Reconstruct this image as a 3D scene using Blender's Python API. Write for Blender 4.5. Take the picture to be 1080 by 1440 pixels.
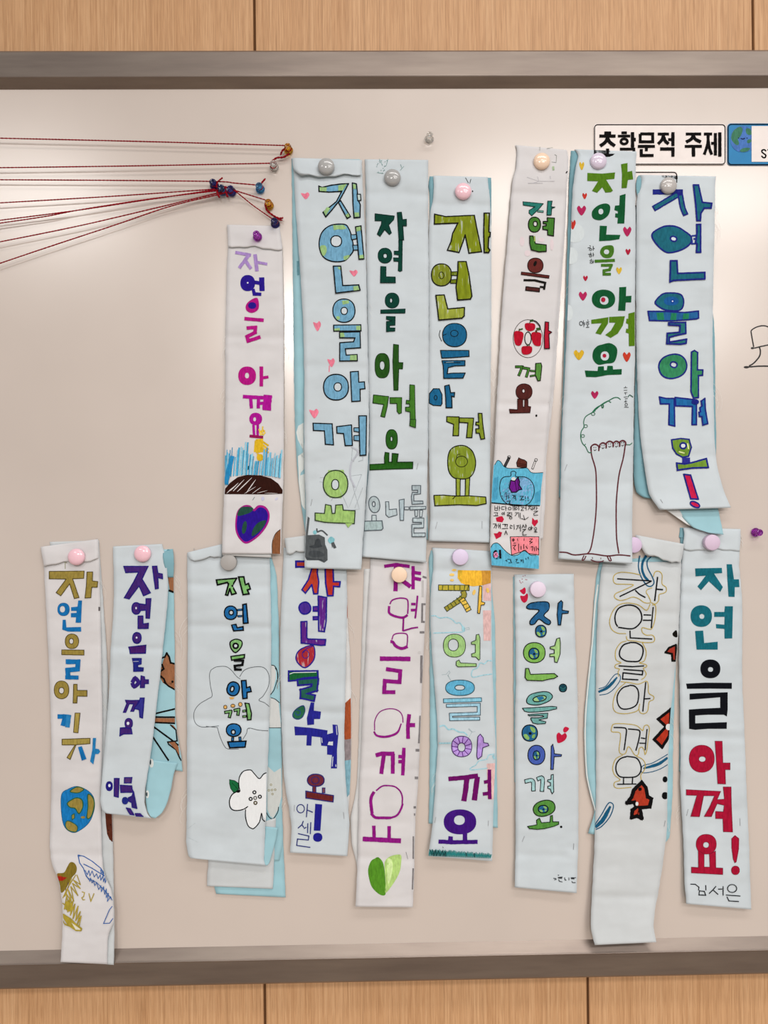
import bpy, bmesh, math, random
import numpy as np
from mathutils import Vector, Matrix
for _o in list(bpy.data.objects): bpy.data.objects.remove(_o)
SC = bpy.context.scene
COL = SC.collection

# ------------------------------------------------------------------ camera
PX = 0.00093                 # metres per photo pixel on the board plane
FPX = 1090.0                 # focal length in pixels (1080 x 1440 frame)
DIST = FPX * PX
EYE = Vector((0.0, -DIST, 1.45))
YAW, ROLL = math.radians(0.9), 0.0106
fwd = Vector((math.sin(YAW), math.cos(YAW), 0.0))
r0 = Vector((math.cos(YAW), -math.sin(YAW), 0.0))
u0 = Vector((0, 0, 1))
RIGHT = r0 * math.cos(ROLL) - u0 * math.sin(ROLL)
UP = u0 * math.cos(ROLL) + r0 * math.sin(ROLL)
cam = bpy.data.cameras.new('camera'); camo = bpy.data.objects.new('camera', cam)
COL.objects.link(camo)
M = Matrix((RIGHT, UP, -fwd)).transposed().to_4x4(); M.translation = EYE
camo.matrix_world = M
cam.sensor_fit = 'VERTICAL'; cam.sensor_height = 36.0; cam.sensor_width = 27.0
cam.lens = 36.0 * FPX / 1440.0
cam.clip_start = 0.01
SC.camera = camo

# ------------------------------------------------------------------ world + lights
SC.view_settings.view_transform = 'Standard'
SC.view_settings.look = 'None'
SC.view_settings.gamma = 1.0
SC.view_settings.use_curve_mapping = False
SC.view_settings.exposure = -0.1
W = bpy.data.worlds.new('room_light'); SC.world = W; W.use_nodes = True
bg = W.node_tree.nodes['Background']
bg.inputs[0].default_value = (1.0, 0.98, 0.955, 1); bg.inputs[1].default_value = 0.37
def area(name, loc, target, sx, sy, power, colr=(1, 0.97, 0.94)):
    l = bpy.data.lights.new(name, 'AREA'); l.shape = 'RECTANGLE'; l.size = sx; l.size_y = sy
    l.energy = power; l.color = colr
    o = bpy.data.objects.new(name, l); COL.objects.link(o)
    o.location = loc
    o.rotation_euler = (Vector(target) - Vector(loc)).to_track_quat('-Z', 'Y').to_euler()
    return o
# classroom ceiling panels, then an added rear fill pair (all face straight down)
area('ceiling_and_fill_light', (-1.42, -2.35, 2.80), (-1.42, -2.35, 0), 0.62, 0.5, 20)
area('ceiling_and_fill_light', (1.15, -2.35, 2.80), (1.15, -2.35, 0), 1.6, 0.5, 44)
area('ceiling_and_fill_light', (0.45, -0.95, 2.80), (0.45, -0.95, 0), 1.5, 0.26, 15)
area('ceiling_and_fill_light', (1.7, -4.6, 2.80), (1.7, -4.6, 0), 1.6, 0.6, 150)  # unseen rear fill, added to brighten the lower board evenly
area('ceiling_and_fill_light', (-0.42, -4.6, 2.80), (-0.42, -4.6, 0), 0.6, 0.6, 150)  # added fill brightening the lower left, set where banners hide its reflection

# ------------------------------------------------------------------ helpers
def at(px, py, h=0.0):
    """point h metres in front of the board seen at this photo pixel"""
    d = fwd * FPX + RIGHT * (px - 540.0) + UP * (720.0 - py)
    k = (-h - EYE.y) / d.y
    return EYE + d * k
def at_np(px, py, h):
    px = np.asarray(px, float); py = np.asarray(py, float); h = np.asarray(h, float)
    d = np.outer(np.ones_like(px), np.array(fwd) * FPX) + np.outer(px - 540.0, np.array(RIGHT)) + np.outer(720.0 - py, np.array(UP))
    k = (-h - EYE.y) / d[:, 1]
    return np.array(EYE)[None, :] + d * k[:, None]
def lin(hexs, k=1.0):
    hexs = hexs.lstrip('#')
    out = []
    for i in (0, 2, 4):
        c = int(hexs[i:i + 2], 16) / 255.0
        c = c / 12.92 if c <= 0.04045 else ((c + 0.055) / 1.055) ** 2.4
        out.append(min(0.95, c * k))
    return (*out, 1.0)
_m = {}
def newmat(name):
    m = bpy.data.materials.new(name); m.use_nodes = True
    nt = m.node_tree; b = nt.nodes['Principled BSDF']
    return m, nt, b
def N(nt, t, **kw):
    n = nt.nodes.new(t)
    for k, v in kw.items(): setattr(n, k, v)
    return n
def coords(nt, scale=(1, 1, 1), rot=(0, 0, 0)):
    tc = N(nt, 'ShaderNodeTexCoord'); mp = N(nt, 'ShaderNodeMapping')
    mp.inputs['Scale'].default_value = scale; mp.inputs['Rotation'].default_value = rot
    nt.links.new(tc.outputs['Object'], mp.inputs['Vector'])
    return mp.outputs['Vector']
def noise(nt, vec, scale, detail=3, rough=0.55):
    n = N(nt, 'ShaderNodeTexNoise'); n.inputs['Scale'].default_value = scale
    n.inputs['Detail'].default_value = detail; n.inputs['Roughness'].default_value = rough
    nt.links.new(vec, n.inputs['Vector']); return n.outputs['Fac']
def ramp(nt, fac, stops):
    r = N(nt, 'ShaderNodeValToRGB'); el = r.color_ramp.elements
    while len(el) < len(stops): el.new(0.5)
    for e_, (p_, c_) in zip(el, stops): e_.position = p_; e_.color = c_
    nt.links.new(fac, r.inputs['Fac']); return r.outputs['Color']
def sc(c, k): return (min(1, c[0] * k), min(1, c[1] * k), min(1, c[2] * k), 1)
def ink(hexs, gap=0, kind='ink'):
    """felt pen / paint: streaky colour, optional gaps where the paper shows"""
    key = (hexs, gap, kind)
    if key in _m: return _m[key]
    m, nt, b = newmat('felt_pen_' + hexs.lstrip('#') + ('_streaky' if gap else ''))
    c0 = lin(hexs); c = lin(hexs, 0.60 + 0.34 * min(1, (c0[0] + c0[1] + c0[2]) / 1.6))
    v = coords(nt, (1.0, 1.0, 0.35), (0, 0.35, 0))
    f = noise(nt, v, 420, 3)
    if gap:
        w = lin('C6CCCE')
        mix = tuple(c[i] * (1 - gap) + w[i] * gap for i in range(3)) + (1,)
        v2 = coords(nt, (1.0, 1.0, 0.16), (0, 0.15, 0))
        f = noise(nt, v2, 330, 2)
        cc = ramp(nt, f, [(0.30, sc(c, 0.75)), (0.48, c), (0.60, sc(c, 1.12)), (0.66, mix), (0.72, mix)])
    else:
        lo = 0.97 if min(c[:3]) > 0.45 else 0.82; cc = ramp(nt, f, [(0.32, sc(c, lo)), (0.68, sc(c, 2 - lo))])
    nt.links.new(cc, b.inputs['Base Color'])
    b.inputs['Roughness'].default_value = 0.7
    b.inputs['Specular IOR Level'].default_value = 0.06
    _m[key] = m; return m
def cloth(name, hexs, var=0.05):
    if name in _m: return _m[name]
    m, nt, b = newmat(name); c = lin(hexs)
    v = coords(nt)
    f1 = noise(nt, v, 26, 3); f2 = noise(nt, v, 900, 2)
    cc = ramp(nt, f1, [(0.3, sc(c, 1 - var)), (0.7, sc(c, 1 + var * 0.6))])
    nt.links.new(cc, b.inputs['Base Color'])
    b.inputs['Roughness'].default_value = 0.85; b.inputs['Specular IOR Level'].default_value = 0.15
    bp = N(nt, 'ShaderNodeBump'); bp.inputs['Strength'].default_value = 0.12; bp.inputs['Distance'].default_value = 0.0005
    nt.links.new(f2, bp.inputs['Height'])
    # soft creases
    v3 = coords(nt, (0.7, 1, 1.5), (0, 0.5, 0)); f3 = noise(nt, v3, 17, 2, 0.4)
    bp2 = N(nt, 'ShaderNodeBump'); bp2.inputs['Strength'].default_value = 0.8; bp2.inputs['Distance'].default_value = 0.006
    nt.links.new(f3, bp2.inputs['Height']); nt.links.new(bp.outputs['Normal'], bp2.inputs['Normal'])
    nt.links.new(bp2.outputs['Normal'], b.inputs['Normal'])
    _m[name] = m; return m
def plastic(name, hexs, rough=0.3, spec=0.5, trans=0.0):
    if name in _m: return _m[name]
    m, nt, b = newmat(name); c = lin(hexs)
    f = noise(nt, coords(nt), 60, 2)
    cc = ramp(nt, f, [(0.3, sc(c, 0.96)), (0.7, sc(c, 1.04))])
    nt.links.new(cc, b.inputs['Base Color'])
    b.inputs['Roughness'].default_value = rough; b.inputs['Specular IOR Level'].default_value = spec
    b.inputs['Transmission Weight'].default_value = trans; b.inputs['IOR'].default_value = 1.45
    _m[name] = m; return m
def mesh_obj(name, verts, faces, mats, parent=None, fmat=None, smooth=False):
    me = bpy.data.meshes.new(name); me.from_pydata([tuple(v) for v in verts], [], faces)
    for m in (mats if isinstance(mats, (list, tuple)) else [mats]): me.materials.append(m)
    if fmat is not None: me.polygons.foreach_set('material_index', list(fmat))
    if smooth: me.polygons.foreach_set('use_smooth', [True] * len(me.polygons))
    me.update()
    o = bpy.data.objects.new(name, me); COL.objects.link(o)
    if parent is not None:
        o.parent = parent; o.matrix_parent_inverse = Matrix.Translation(-parent.location)
    return o
def tag(o, label=None, cat=None, group=None, kind=None):
    if label: o['label'] = label
    if cat: o['category'] = cat
    if group: o['group'] = group
    if kind: o['kind'] = kind
    return o
def empty(name, loc):
    o = bpy.data.objects.new(name, None); COL.objects.link(o); o.location = loc
    o.empty_display_size = 0.02; return o
def box_mesh(x0, x1, y0, y1, z0, z1):
    v = [(x, y, z) for x in (x0, x1) for y in (y0, y1) for z in (z0, z1)]
    f = [(0, 1, 3, 2), (4, 6, 7, 5), (0, 4, 5, 1), (2, 3, 7, 6), (0, 2, 6, 4), (1, 5, 7, 3)]
    return v, f
def catmull(pts, step=3.0, closed=False):
    P = [np.array(p, float) for p in pts]; n = len(P)
    if n < 3: return resample(pts, step)
    out = []
    rng = range(n if closed else n - 1)
    for i in rng:
        a = P[(i - 1) % n] if (closed or i > 0) else 2 * P[0] - P[1]
        b = P[i]; c = P[(i + 1) % n]
        d = P[(i + 2) % n] if (closed or i + 2 < n) else 2 * P[-1] - P[-2]
        k = max(2, int(math.ceil(np.linalg.norm((c - b)[:2]) / step)))
        for j in range(k):
            t = j / k
            out.append(0.5 * ((2 * b) + (c - a) * t + (2 * a - 5 * b + 4 * c - d) * t * t + (3 * b - a - 3 * c + d) * t ** 3))
    if not closed: out.append(P[-1])
    return out
def resample(pts, step=3.0, closed=False):
    P = [np.array(p, float) for p in pts]
    if closed: P = P + [P[0]]
    out = []
    for a, b in zip(P[:-1], P[1:]):
        k = max(1, int(math.ceil(np.linalg.norm((b - a)[:2]) / step)))
        for j in range(k): out.append(a + (b - a) * j / k)
    if not closed: out.append(P[-1])
    return out

MAGS = [(458.5, 232), (552, 247.5), (652, 267), (763, 224.5), (843, 224.5), (942, 259), (105.5, 783.5), (199, 779), (321, 791), (561.5, 808.5), (647.5, 783.5), (757, 829), (892, 766.5), (1002.3, 763)]
# ------------------------------------------------------------------ a hanging sheet: control rows in photo pixels, height in mm
class Surf:
    def __init__(self, rows, seed=0, amp=0.5, crease=()):
        R = []
        for r in rows:
            r = list(r)
            if len(r) == 5: r = r + [r[4]]
            R.append(np.array(r, float))
        # smooth along the strip
        D = []
        for i in range(len(R) - 1):
            a = R[i - 1] if i > 0 else 2 * R[0] - R[1]; b = R[i]; c = R[i + 1]
            d = R[i + 2] if i + 2 < len(R) else 2 * R[-1] - R[-2]
            k = max(2, int(math.ceil(abs((c[1] + c[3] - b[1] - b[3]) / 2) / 3.0)))
            for j in range(k):
                t = j / k
                q = 0.5 * ((2 * b) + (c - a) * t + (2 * a - 5 * b + 4 * c - d) * t * t + (3 * b - a - 3 * c + d) * t ** 3)
                l = b * (1 - t) + c * t
                D.append(q * 0.6 + l * 0.4)
        D.append(R[-1]); self.D = np.array(D)
        self.seed = seed; self.amp = amp; self.crease = crease; self.lo = 0.5
        rnd = random.Random(seed * 7 + 1)
        self.w = [(rnd.uniform(0.02, 0.05), rnd.uniform(0.015, 0.05), rnd.uniform(0, 6.3), rnd.uniform(0.4, 1)) for _ in range(4)]
    def wob(self, px, py):
        z = np.zeros_like(px)
        for a, b, c, k in self.w: z = z + k * np.sin(px * a + py * b + c)
        z = z * self.amp * 0.6
        if True:
            for mx, my in MAGS:
                dx = px - mx; dy = py - my; r = np.sqrt(dx * dx + dy * dy) + 1e-6
                near = np.exp(-(dx / 24) ** 2 - (dy / 26) ** 2)
                z = z - 1.9 * near + 0.55 * np.cos(4 * np.arctan2(dy, dx) + mx) * np.exp(-(r / 42) ** 2) * np.minimum(1, r / 16)
        for yc, dz in self.crease:
            z = z - 1.7 * dz * np.exp(-((py - yc - 0.03 * (px % 400) + 6) / 6.0) ** 2)
        return z
    def clip(self, px, py):
        D = self.D; a = np.interp(py, np.maximum.accumulate(D[:, 1]), D[:, 0]); b = np.interp(py, np.maximum.accumulate(D[:, 3]), D[:, 2])
        return np.clip(px, a + 0.35, b - 0.35)
    def h(self, px, py):
        px = np.asarray(px, float); py = np.asarray(py, float)
        D = self.D; T = np.arange(len(D)); u = np.full_like(px, 0.5)
        ml = np.maximum.accumulate(D[:, 1]) + T * 1e-6; mr = np.maximum.accumulate(D[:, 3]) + T * 1e-6
        t = np.zeros_like(px)
        for _ in range(5):
            tl = np.interp(py, ml, T); tr = np.interp(py, mr, T)
            t = tl * (1 - u) + tr * u
            xl = np.interp(t, T, D[:, 0]); xr = np.interp(t, T, D[:, 2])
            u = np.clip((px - xl) / np.maximum(xr - xl, 1e-3), 0, 1)
        hh = np.interp(t, T, D[:, 4]) * (1 - u) + np.interp(t, T, D[:, 5]) * u
        return np.maximum(hh + self.wob(px, py), self.lo) * 0.001
    def build(self, name, mats, parent, nu=14, thick=0.00028, label=None):
        D = self.D; nv = len(D)
        U = np.linspace(0, 1, nu + 1)
        px = (D[:, 0][:, None] * (1 - U) + D[:, 2][:, None] * U)
        py = (D[:, 1][:, None] * (1 - U) + D[:, 3][:, None] * U)
        # slightly uneven cut edges
        rnd = np.random.RandomState(self.seed + 5)
        jx = np.convolve(rnd.randn(nv + 4), np.ones(3) / 3, 'same')[2:-2] * 0.28
        px[:, 0] += jx; px[:, -1] += np.roll(jx, 7)
        hh = (D[:, 4][:, None] * (1 - U) + D[:, 5][:, None] * U)
        if name == 'top_flap':
            tt = (np.arange(nv) / (nv - 1.0))[:, None] ** 3; py = py + tt * (1.6 * np.sin(U * 9 + self.seed) + 0.9 * np.sin(U * 21 + self.seed * 2))[None, :]
        fx, fy = px.ravel(), py.ravel()
        H = np.maximum(hh.ravel() + self.wob(fx, fy), self.lo) * 0.001
        A = at_np(fx, fy, H); Bk = at_np(fx, fy, H - thick)
        n = len(A); V = np.vstack([A, Bk]); F = []; fm = []
        w = nu + 1
        for i in range(nv - 1):
            for j in range(nu):
                a, b, c, d = i * w + j, i * w + j + 1, (i + 1) * w + j + 1, (i + 1) * w + j
                F.append((a, d, c, b)); fm.append(0)
                F.append((a + n, b + n, c + n, d + n)); fm.append(1)
        bd = [j for j in range(w)] + [i * w + nu for i in range(1, nv)] + [(nv - 1) * w + j for j in range(nu - 1, -1, -1)] + [i * w for i in range(nv - 2, 0, -1)]
        for a, b in zip(bd, bd[1:] + bd[:1]): F.append((a, b, b + n, a + n)); fm.append(0)
        o = mesh_obj(name, V, F, mats, parent, fm, smooth=False)
        for p_ in o.data.polygons:
            if p_.index < (nv - 1) * nu * 2: p_.use_smooth = True
        o.data.update()
        if label: o['label'] = label
        return o

class Plane:
    """flat board surface"""
    def __init__(self, h=0.0): self.hh = h
    def h(self, px, py): return np.zeros_like(np.asarray(px, float)) + self.hh

# ------------------------------------------------------------------ drawing on a surface
class Pen:
    def __init__(self): self.f = (0, 0, 1.0); self.cur = None; self.surf = None; self.par = None; self.rnd = random.Random(3)
P_ = Pen()
def target(surf, parent): flush(); P_.surf = surf; P_.par = parent
def fr(x, y, s): P_.f = (x, y, s)
def g(name='letter', label=None, base=None):
    flush()
    if base is None: base = 0.16 if name.startswith(('printed', 'white')) else 0.24 if name.startswith(('pencil', 'pink')) else 0.3 if name.startswith('drawn') else 0.42
    P_.cur = dict(name=name, label=label, x=[], y=[], l=[], F=[], fm=[], mats=[], lay=0, base=base)
def flush():
    c = P_.cur; P_.cur = None
    if not c or not c['F']: return
    x = np.array(c['x']); y = np.array(c['y']); l = np.array(c['l'])
    if hasattr(P_.surf, 'D'): x = P_.surf.clip(x, y)
    V = at_np(x, y, P_.surf.h(x, y) + (c['base'] + l * 0.032) * 0.001)
    o = mesh_obj(c['name'], V, c['F'], c['mats'], P_.par, c['fm'])
    if c['label']: o['label'] = c['label']
def _mi(mat):
    c = P_.cur
    if isinstance(mat, str):
        gp = 0
        if mat.endswith('~'): mat = mat[:-1]; gp = 0.5
        mat = ink(mat, gp)
    if mat not in c['mats']: c['mats'].append(mat)
    return c['mats'].index(mat)
def _add(xy, faces, mi, lay=None):
    c = P_.cur; n = len(c['x'])
    if lay is None: c['lay'] += 1; lay = c['lay']
    for a in xy: c['x'].append(float(a[0])); c['y'].append(float(a[1])); c['l'].append(lay)
    for f in faces: c['F'].append(tuple(i + n for i in f)); c['fm'].append(mi)
def tr(pts):
    x0, y0, s_ = P_.f
    return [(x0 + a / s_, y0 + b / s_) for a, b in pts]
def parse(t):
    out = []
    for part in t.split(','):
        q = [float(v) for v in part.split()]
        out.append(list(zip(q[0::2], q[1::2])))
    return out
def _ribbon(pts, w, mi, closed=False, jit=0.06, taper=None, ext=0.0):
    pts = [np.array(p, float)[:2] for p in pts]
    if ext and not closed and len(pts) > 1:
        d = pts[0] - pts[1]; pts[0] = pts[0] + d / (np.linalg.norm(d) + 1e-9) * ext
        d = pts[-1] - pts[-2]; pts[-1] = pts[-1] + d / (np.linalg.norm(d) + 1e-9) * ext
    n = len(pts); na = max(1, int(math.ceil(w / 5.0))); V = []; F = []
    for i in range(n):
        a = pts[(i - 1) % n] if (closed or i > 0) else pts[i]
        b = pts[(i + 1) % n] if (closed or i < n - 1) else pts[i]
        d = b - a; L = np.linalg.norm(d)
        d = d / L if L > 1e-9 else np.array([1.0, 0])
        nn = np.array([-d[1], d[0]])
        k = 1.0
        if (closed or 0 < i < n - 1):
            e1 = pts[i] - a; l1 = np.linalg.norm(e1)
            if l1 > 1e-9:
                cs = abs(np.dot(e1 / l1, d)); k = min(1.4, 1.0 / max(0.5, cs))
        ww = w * 0.5 * k * (1 + P_.rnd.uniform(-jit, jit))
        w2 = w * 0.5 * k * (1 + P_.rnd.uniform(-jit, jit))
        if taper and not closed:
            t = i / (n - 1.0); q = min(1, taper[0] + (1 - taper[0]) * t * 3) * min(1, taper[1] + (1 - taper[1]) * (1 - t) * 3)
            ww *= q; w2 *= q
        for j in range(na + 1):
            t = j / na; V.append(pts[i] + nn * (ww * (1 - t) - w2 * t))
    m = na + 1
    for i in range(n if closed else n - 1):
        i2 = (i + 1) % n
        for j in range(na): F.append((i * m + j, i * m + j + 1, i2 * m + j + 1, i2 * m + j))
    _add(V, F, mi)
def _strokes(polys, w, mi, smooth, closed, ext, jit, taper):
    for pl in polys:
        if smooth: _ribbon(catmull(pl, 2.2, closed), w, mi, closed, jit, taper, ext); continue
        if closed: pl = pl + [pl[0]]
        # split at sharp corners, extend the ends so the corner fills
        seg = [pl[0]]; segs = []
        for i in range(1, len(pl)):
            seg.append(pl[i])
            if i < len(pl) - 1:
                a = np.array(pl[i]) - np.array(pl[i - 1]); b = np.array(pl[i + 1]) - np.array(pl[i])
                cs = np.dot(a, b) / (np.linalg.norm(a) * np.linalg.norm(b) + 1e-9)
                if cs < 0.86: segs.append(seg); seg = [pl[i]]
        segs.append(seg)
        for k, sg in enumerate(segs):
            q = resample(sg, 3.0); q = [np.array(v, float) for v in q]
            if len(q) > 1:
                e0 = w * 0.45 if (k > 0 or closed) else ext; e1 = w * 0.45 if (k < len(segs) - 1 or closed) else ext
                d = q[0] - q[1]; q[0] = q[0] + d / (np.linalg.norm(d) + 1e-9) * e0
                d = q[-1] - q[-2]; q[-1] = q[-1] + d / (np.linalg.norm(d) + 1e-9) * e1
            _ribbon(q, w, mi, False, jit, taper)
def s(col, w, t, line=None, lw=0, k=0, closed=False, jit=0.07, taper=None):
    """pen strokes: total width w; with line: a dark contour lw wide round the union of the strokes"""
    polys = [tr(p) for p in parse(t)]; sc_ = P_.f[2]
    if line:
        _strokes(polys, w / sc_, _mi(line), k, closed, lw * 0.15 / sc_, jit * 0.6, taper)
        wi = max(0.5, (w - 2 * lw) / sc_)
        _strokes(polys, wi, _mi(col), k, closed, -lw * 0.85 / sc_, jit * 0.6, taper)
    else:
        _strokes(polys, w / sc_, _mi(col), k, closed, 0.0, jit, taper)
def _loop(t, n=40, sq=2.0):
    v = [float(a) for a in t.split()]
    cx, cy, rx, ry = v[:4]; rot = math.radians(v[4]) if len(v) > 4 else 0
    out = []
    for i in range(n):
        a = 2 * math.pi * i / n
        x = math.copysign(abs(math.cos(a)) ** (2 / sq), math.cos(a)) * rx
        y = math.copysign(abs(math.sin(a)) ** (2 / sq), math.sin(a)) * ry
        out.append((cx + x * math.cos(rot) - y * math.sin(rot), cy + x * math.sin(rot) + y * math.cos(rot)))
    return out
def e(col, t, hole=None, line=None, lw=0, sq=2.2, n=0):
    """filled oval, optional open middle (paper shows), optional contour"""
    n = n or (36 if P_.f[2] > 5 else 32)
    o = tr(_loop(t, n, sq)); inner = tr(_loop(hole, n, 2.2)) if hole else None
    if col:
        mi = _mi(col)
        if inner is None:
            c = np.mean(np.array(o), axis=0); V = [c]; F = []; K = 3
            for k in range(1, K + 1): V += [c + (np.array(q) - c) * k / K for q in o]
            for i in range(n):
                j = (i + 1) % n; F.append((0, 1 + i, 1 + j))
                for k in range(K - 1): F.append((1 + k * n + i, 1 + (k + 1) * n + i, 1 + (k + 1) * n + j, 1 + k * n + j))
            _add(V, F, mi)
        else:
            K = 3; V = []; F = []
            for k in range(K + 1): V += [np.array(a) * (1 - k / K) + np.array(b) * k / K for a, b in zip(inner, o)]
            for i in range(n):
                j = (i + 1) % n
                for k in range(K): F.append((k * n + i, (k + 1) * n + i, (k + 1) * n + j, k * n + j))
            _add(V, F, mi)
    if line:
        _ribbon(o, 1.15 * lw / P_.f[2], _mi(line), True, 0.12)
        if inner: _ribbon(inner, 1.15 * lw / P_.f[2], _mi(line), True, 0.12)
def ring(col, w, t, sq=2.0): _r = tr(_loop(t, 36, sq)); _ribbon(_r, w / P_.f[2], _mi(col), True, 0.06)
def p(col, t, line=None, lw=0, k=0):
    """filled outline"""
    for raw in parse(t):
        pts = tr(raw)
        if k: pts = catmull(pts, 2.5, True)
        else: pts = resample(pts, 5.0, True)
        if col:
            bm = bmesh.new(); vs = [bm.verts.new((q[0], q[1], 0)) for q in pts]
            try: bm.faces.new(vs).normal_update()
            except Exception: bm.free(); continue
            bmesh.ops.triangulate(bm, faces=bm.faces[:], quad_method='BEAUTY', ngon_method='EAR_CLIP')
            for _ in range(4):
                ed = [x for x in bm.edges if x.calc_length() > 6.5]
                if not ed: break
                bmesh.ops.subdivide_edges(bm, edges=ed, cuts=1)
                bmesh.ops.triangulate(bm, faces=[f for f in bm.faces if len(f.verts) > 3])
            bm.verts.index_update()
            V = [(v.co.x, v.co.y) for v in bm.verts]; F = [tuple(v.index for v in f.verts) for f in bm.faces]
            bm.free(); _add(V, F, _mi(col))
        if line: _strokes([[tuple(q) for q in pts]], 1.15 * lw / P_.f[2], _mi(line), 0, True, 0, 0.1, None)
def heart(col, cx, cy, r, tall=1.0, line=None, lw=0, name='drawn_heart', new=True):
    if new: g(name)
    pts = []
    for i in range(28):
        a = 2 * math.pi * i / 28
        x = 16 * math.sin(a) ** 3; y = -(13 * math.cos(a) - 5 * math.cos(2 * a) - 2 * math.cos(3 * a) - math.cos(4 * a))
        pts += [cx + x * r / 16, cy + y * r * tall / 16]
    p(col, ' '.join('%.2f' % v for v in pts), line, lw)
def lathe(prof, c, axis, mats, name, parent=None, n=28, fm=None):
    axis = Vector(axis).normalized(); t = axis.orthogonal().normalized(); b = axis.cross(t)
    V = []; F = []; K = len(prof)
    for r, z in prof:
        for i in range(n):
            a = 2 * math.pi * i / n; V.append(c + axis * z + t * (math.cos(a) * r) + b * (math.sin(a) * r))
    for k in range(K - 1):
        for i in range(n):
            j = (i + 1) % n; F.append((k * n + i, k * n + j, (k + 1) * n + j, (k + 1) * n + i))
    F.append(tuple(range(n))[::-1]); F.append(tuple((K - 1) * n + i for i in range(n)))
    if parent is None: pass
    return mesh_obj(name, V, F, mats, parent, smooth=True)
def tube_geo(pts, r, n=8, V=None, F=None):
    V = [] if V is None else V; F = [] if F is None else F
    pts = [Vector(q) for q in pts]; base = len(V); prev = None
    for i, q in enumerate(pts):
        d = (pts[min(i + 1, len(pts) - 1)] - pts[max(i - 1, 0)]).normalized()
        if prev is None: t = d.orthogonal().normalized()
        else: t = (prev - d * prev.dot(d)).normalized()
        prev = t; b = d.cross(t); rr = r(i / (len(pts) - 1)) if callable(r) else r
        for k in range(n):
            a = 2 * math.pi * k / n; V.append(q + t * math.cos(a) * rr + b * math.sin(a) * rr)
    for i in range(len(pts) - 1):
        for k in range(n):
            j = (k + 1) % n; F.append((base + i * n + k, base + i * n + j, base + (i + 1) * n + j, base + (i + 1) * n + k))
    F.append(tuple(base + k for k in range(n))[::-1]); F.append(tuple(base + (len(pts) - 1) * n + k for k in range(n)))
    return V, F
# ------------------------------------------------------------------ wall, floor, whiteboard
def wood_mat():
    m, nt, b = newmat('oak_laminate')
    v = coords(nt, (1.0, 1.0, 0.012)); f = noise(nt, v, 380, 5, 0.65)
    v2 = coords(nt, (1.0, 1.0, 0.05)); f2 = noise(nt, v2, 38, 3)
    v3 = coords(nt, (1.0, 1.0, 0.03), (0, 0.01, 0)); f3 = noise(nt, v3, 620, 2, 0.8)
    a = ramp(nt, f, [(0.30, lin('AE855F')), (0.46, lin('C6966B')), (0.56, lin('D2A479')), (0.72, lin('DCB389'))])
    c2 = ramp(nt, f2, [(0.35, lin('BB8F66')), (0.65, lin('CCA37B'))])
    mx = N(nt, 'ShaderNodeMix', data_type='RGBA'); mx.inputs[0].default_value = 0.4
    nt.links.new(a, mx.inputs[6]); nt.links.new(c2, mx.inputs[7])
    m2 = N(nt, 'ShaderNodeMix', data_type='RGBA', blend_type='MULTIPLY'); m2.inputs[0].default_value = 0.55
    c3 = ramp(nt, f3, [(0.38, (0.7, 0.64, 0.58, 1)), (0.55, (1, 1, 1, 1))])
    nt.links.new(mx.outputs[2], m2.inputs[6]); nt.links.new(c3, m2.inputs[7])
    nt.links.new(m2.outputs[2], b.inputs['Base Color'])
    b.inputs['Roughness'].default_value = 0.5; b.inputs['Specular IOR Level'].default_value = 0.3
    bp = N(nt, 'ShaderNodeBump'); bp.inputs['Strength'].default_value = 0.25; bp.inputs['Distance'].default_value = 0.0006
    nt.links.new(f3, bp.inputs['Height']); nt.links.new(bp.outputs['Normal'], b.inputs['Normal'])
    return m
WOOD = wood_mat()
GROOVE = plastic('dark_groove', '6A4A30', 0.8, 0.1)
wall = mesh_obj('wall_back', *box_mesh(-2.6, 2.6, 0.0285, 0.12, 0, 2.7), GROOVE)
tag(wall, kind='structure', label='classroom wall clad in oak laminate panels with dark joints')
zt = at(540, 100).z; zb = at(540, 1352).z; zm = (zt + zb) / 2
def panel(x0, x1, z0, z1):
    g_ = 0.0017; bv = 0.0008
    x0 += g_; x1 -= g_
    y = 0.024
    V = [(x0, 0.0285, z0), (x1, 0.0285, z0), (x1, 0.0285, z1), (x0, 0.0285, z1),
         (x0, y + bv, z0), (x1, y + bv, z0), (x1, y + bv, z1), (x0, y + bv, z1),
         (x0 + bv, y, z0), (x1 - bv, y, z0), (x1 - bv, y, z1), (x0 + bv, y, z1)]
    F = [(3, 2, 1, 0), (8, 9, 10, 11)]
    for k in range(4):
        j = (k + 1) % 4; F += [(k, j, 4 + j, 4 + k), (4 + k, 4 + j, 8 + j, 8 + k)]
    return mesh_obj('wood_panel', V, F, WOOD, wall)
xs = at(354, 40).x
xu = at(1072, 40).x; xl_ = at(834, 1410).x
for a, b in ((-2.6, xs - 0.668 - 0.668), (xs - 0.668 - 0.668, xs - 0.668), (xs - 0.668, xs), (xs, xu), (xu, xu + 0.668), (xu + 0.668, 2.6)): panel(a, b, zm, 2.7)
for a, b in ((-2.6, xs - 0.9), (xs - 0.9, xs - 0.445), (xs - 0.445, xs), (xs, xl_), (xl_, xl_ + 0.445), (xl_ + 0.445, xl_ + 0.9), (xl_ + 0.9, 2.6)): panel(a, b, 0, zm)
fl = cloth('floor_vinyl', '94887A')
floor = mesh_obj('floor', *box_mesh(-2.6, 2.6, -4.5, 0.045, -0.05, 0), fl); tag(floor, kind='structure', label='beige vinyl classroom floor')

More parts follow.
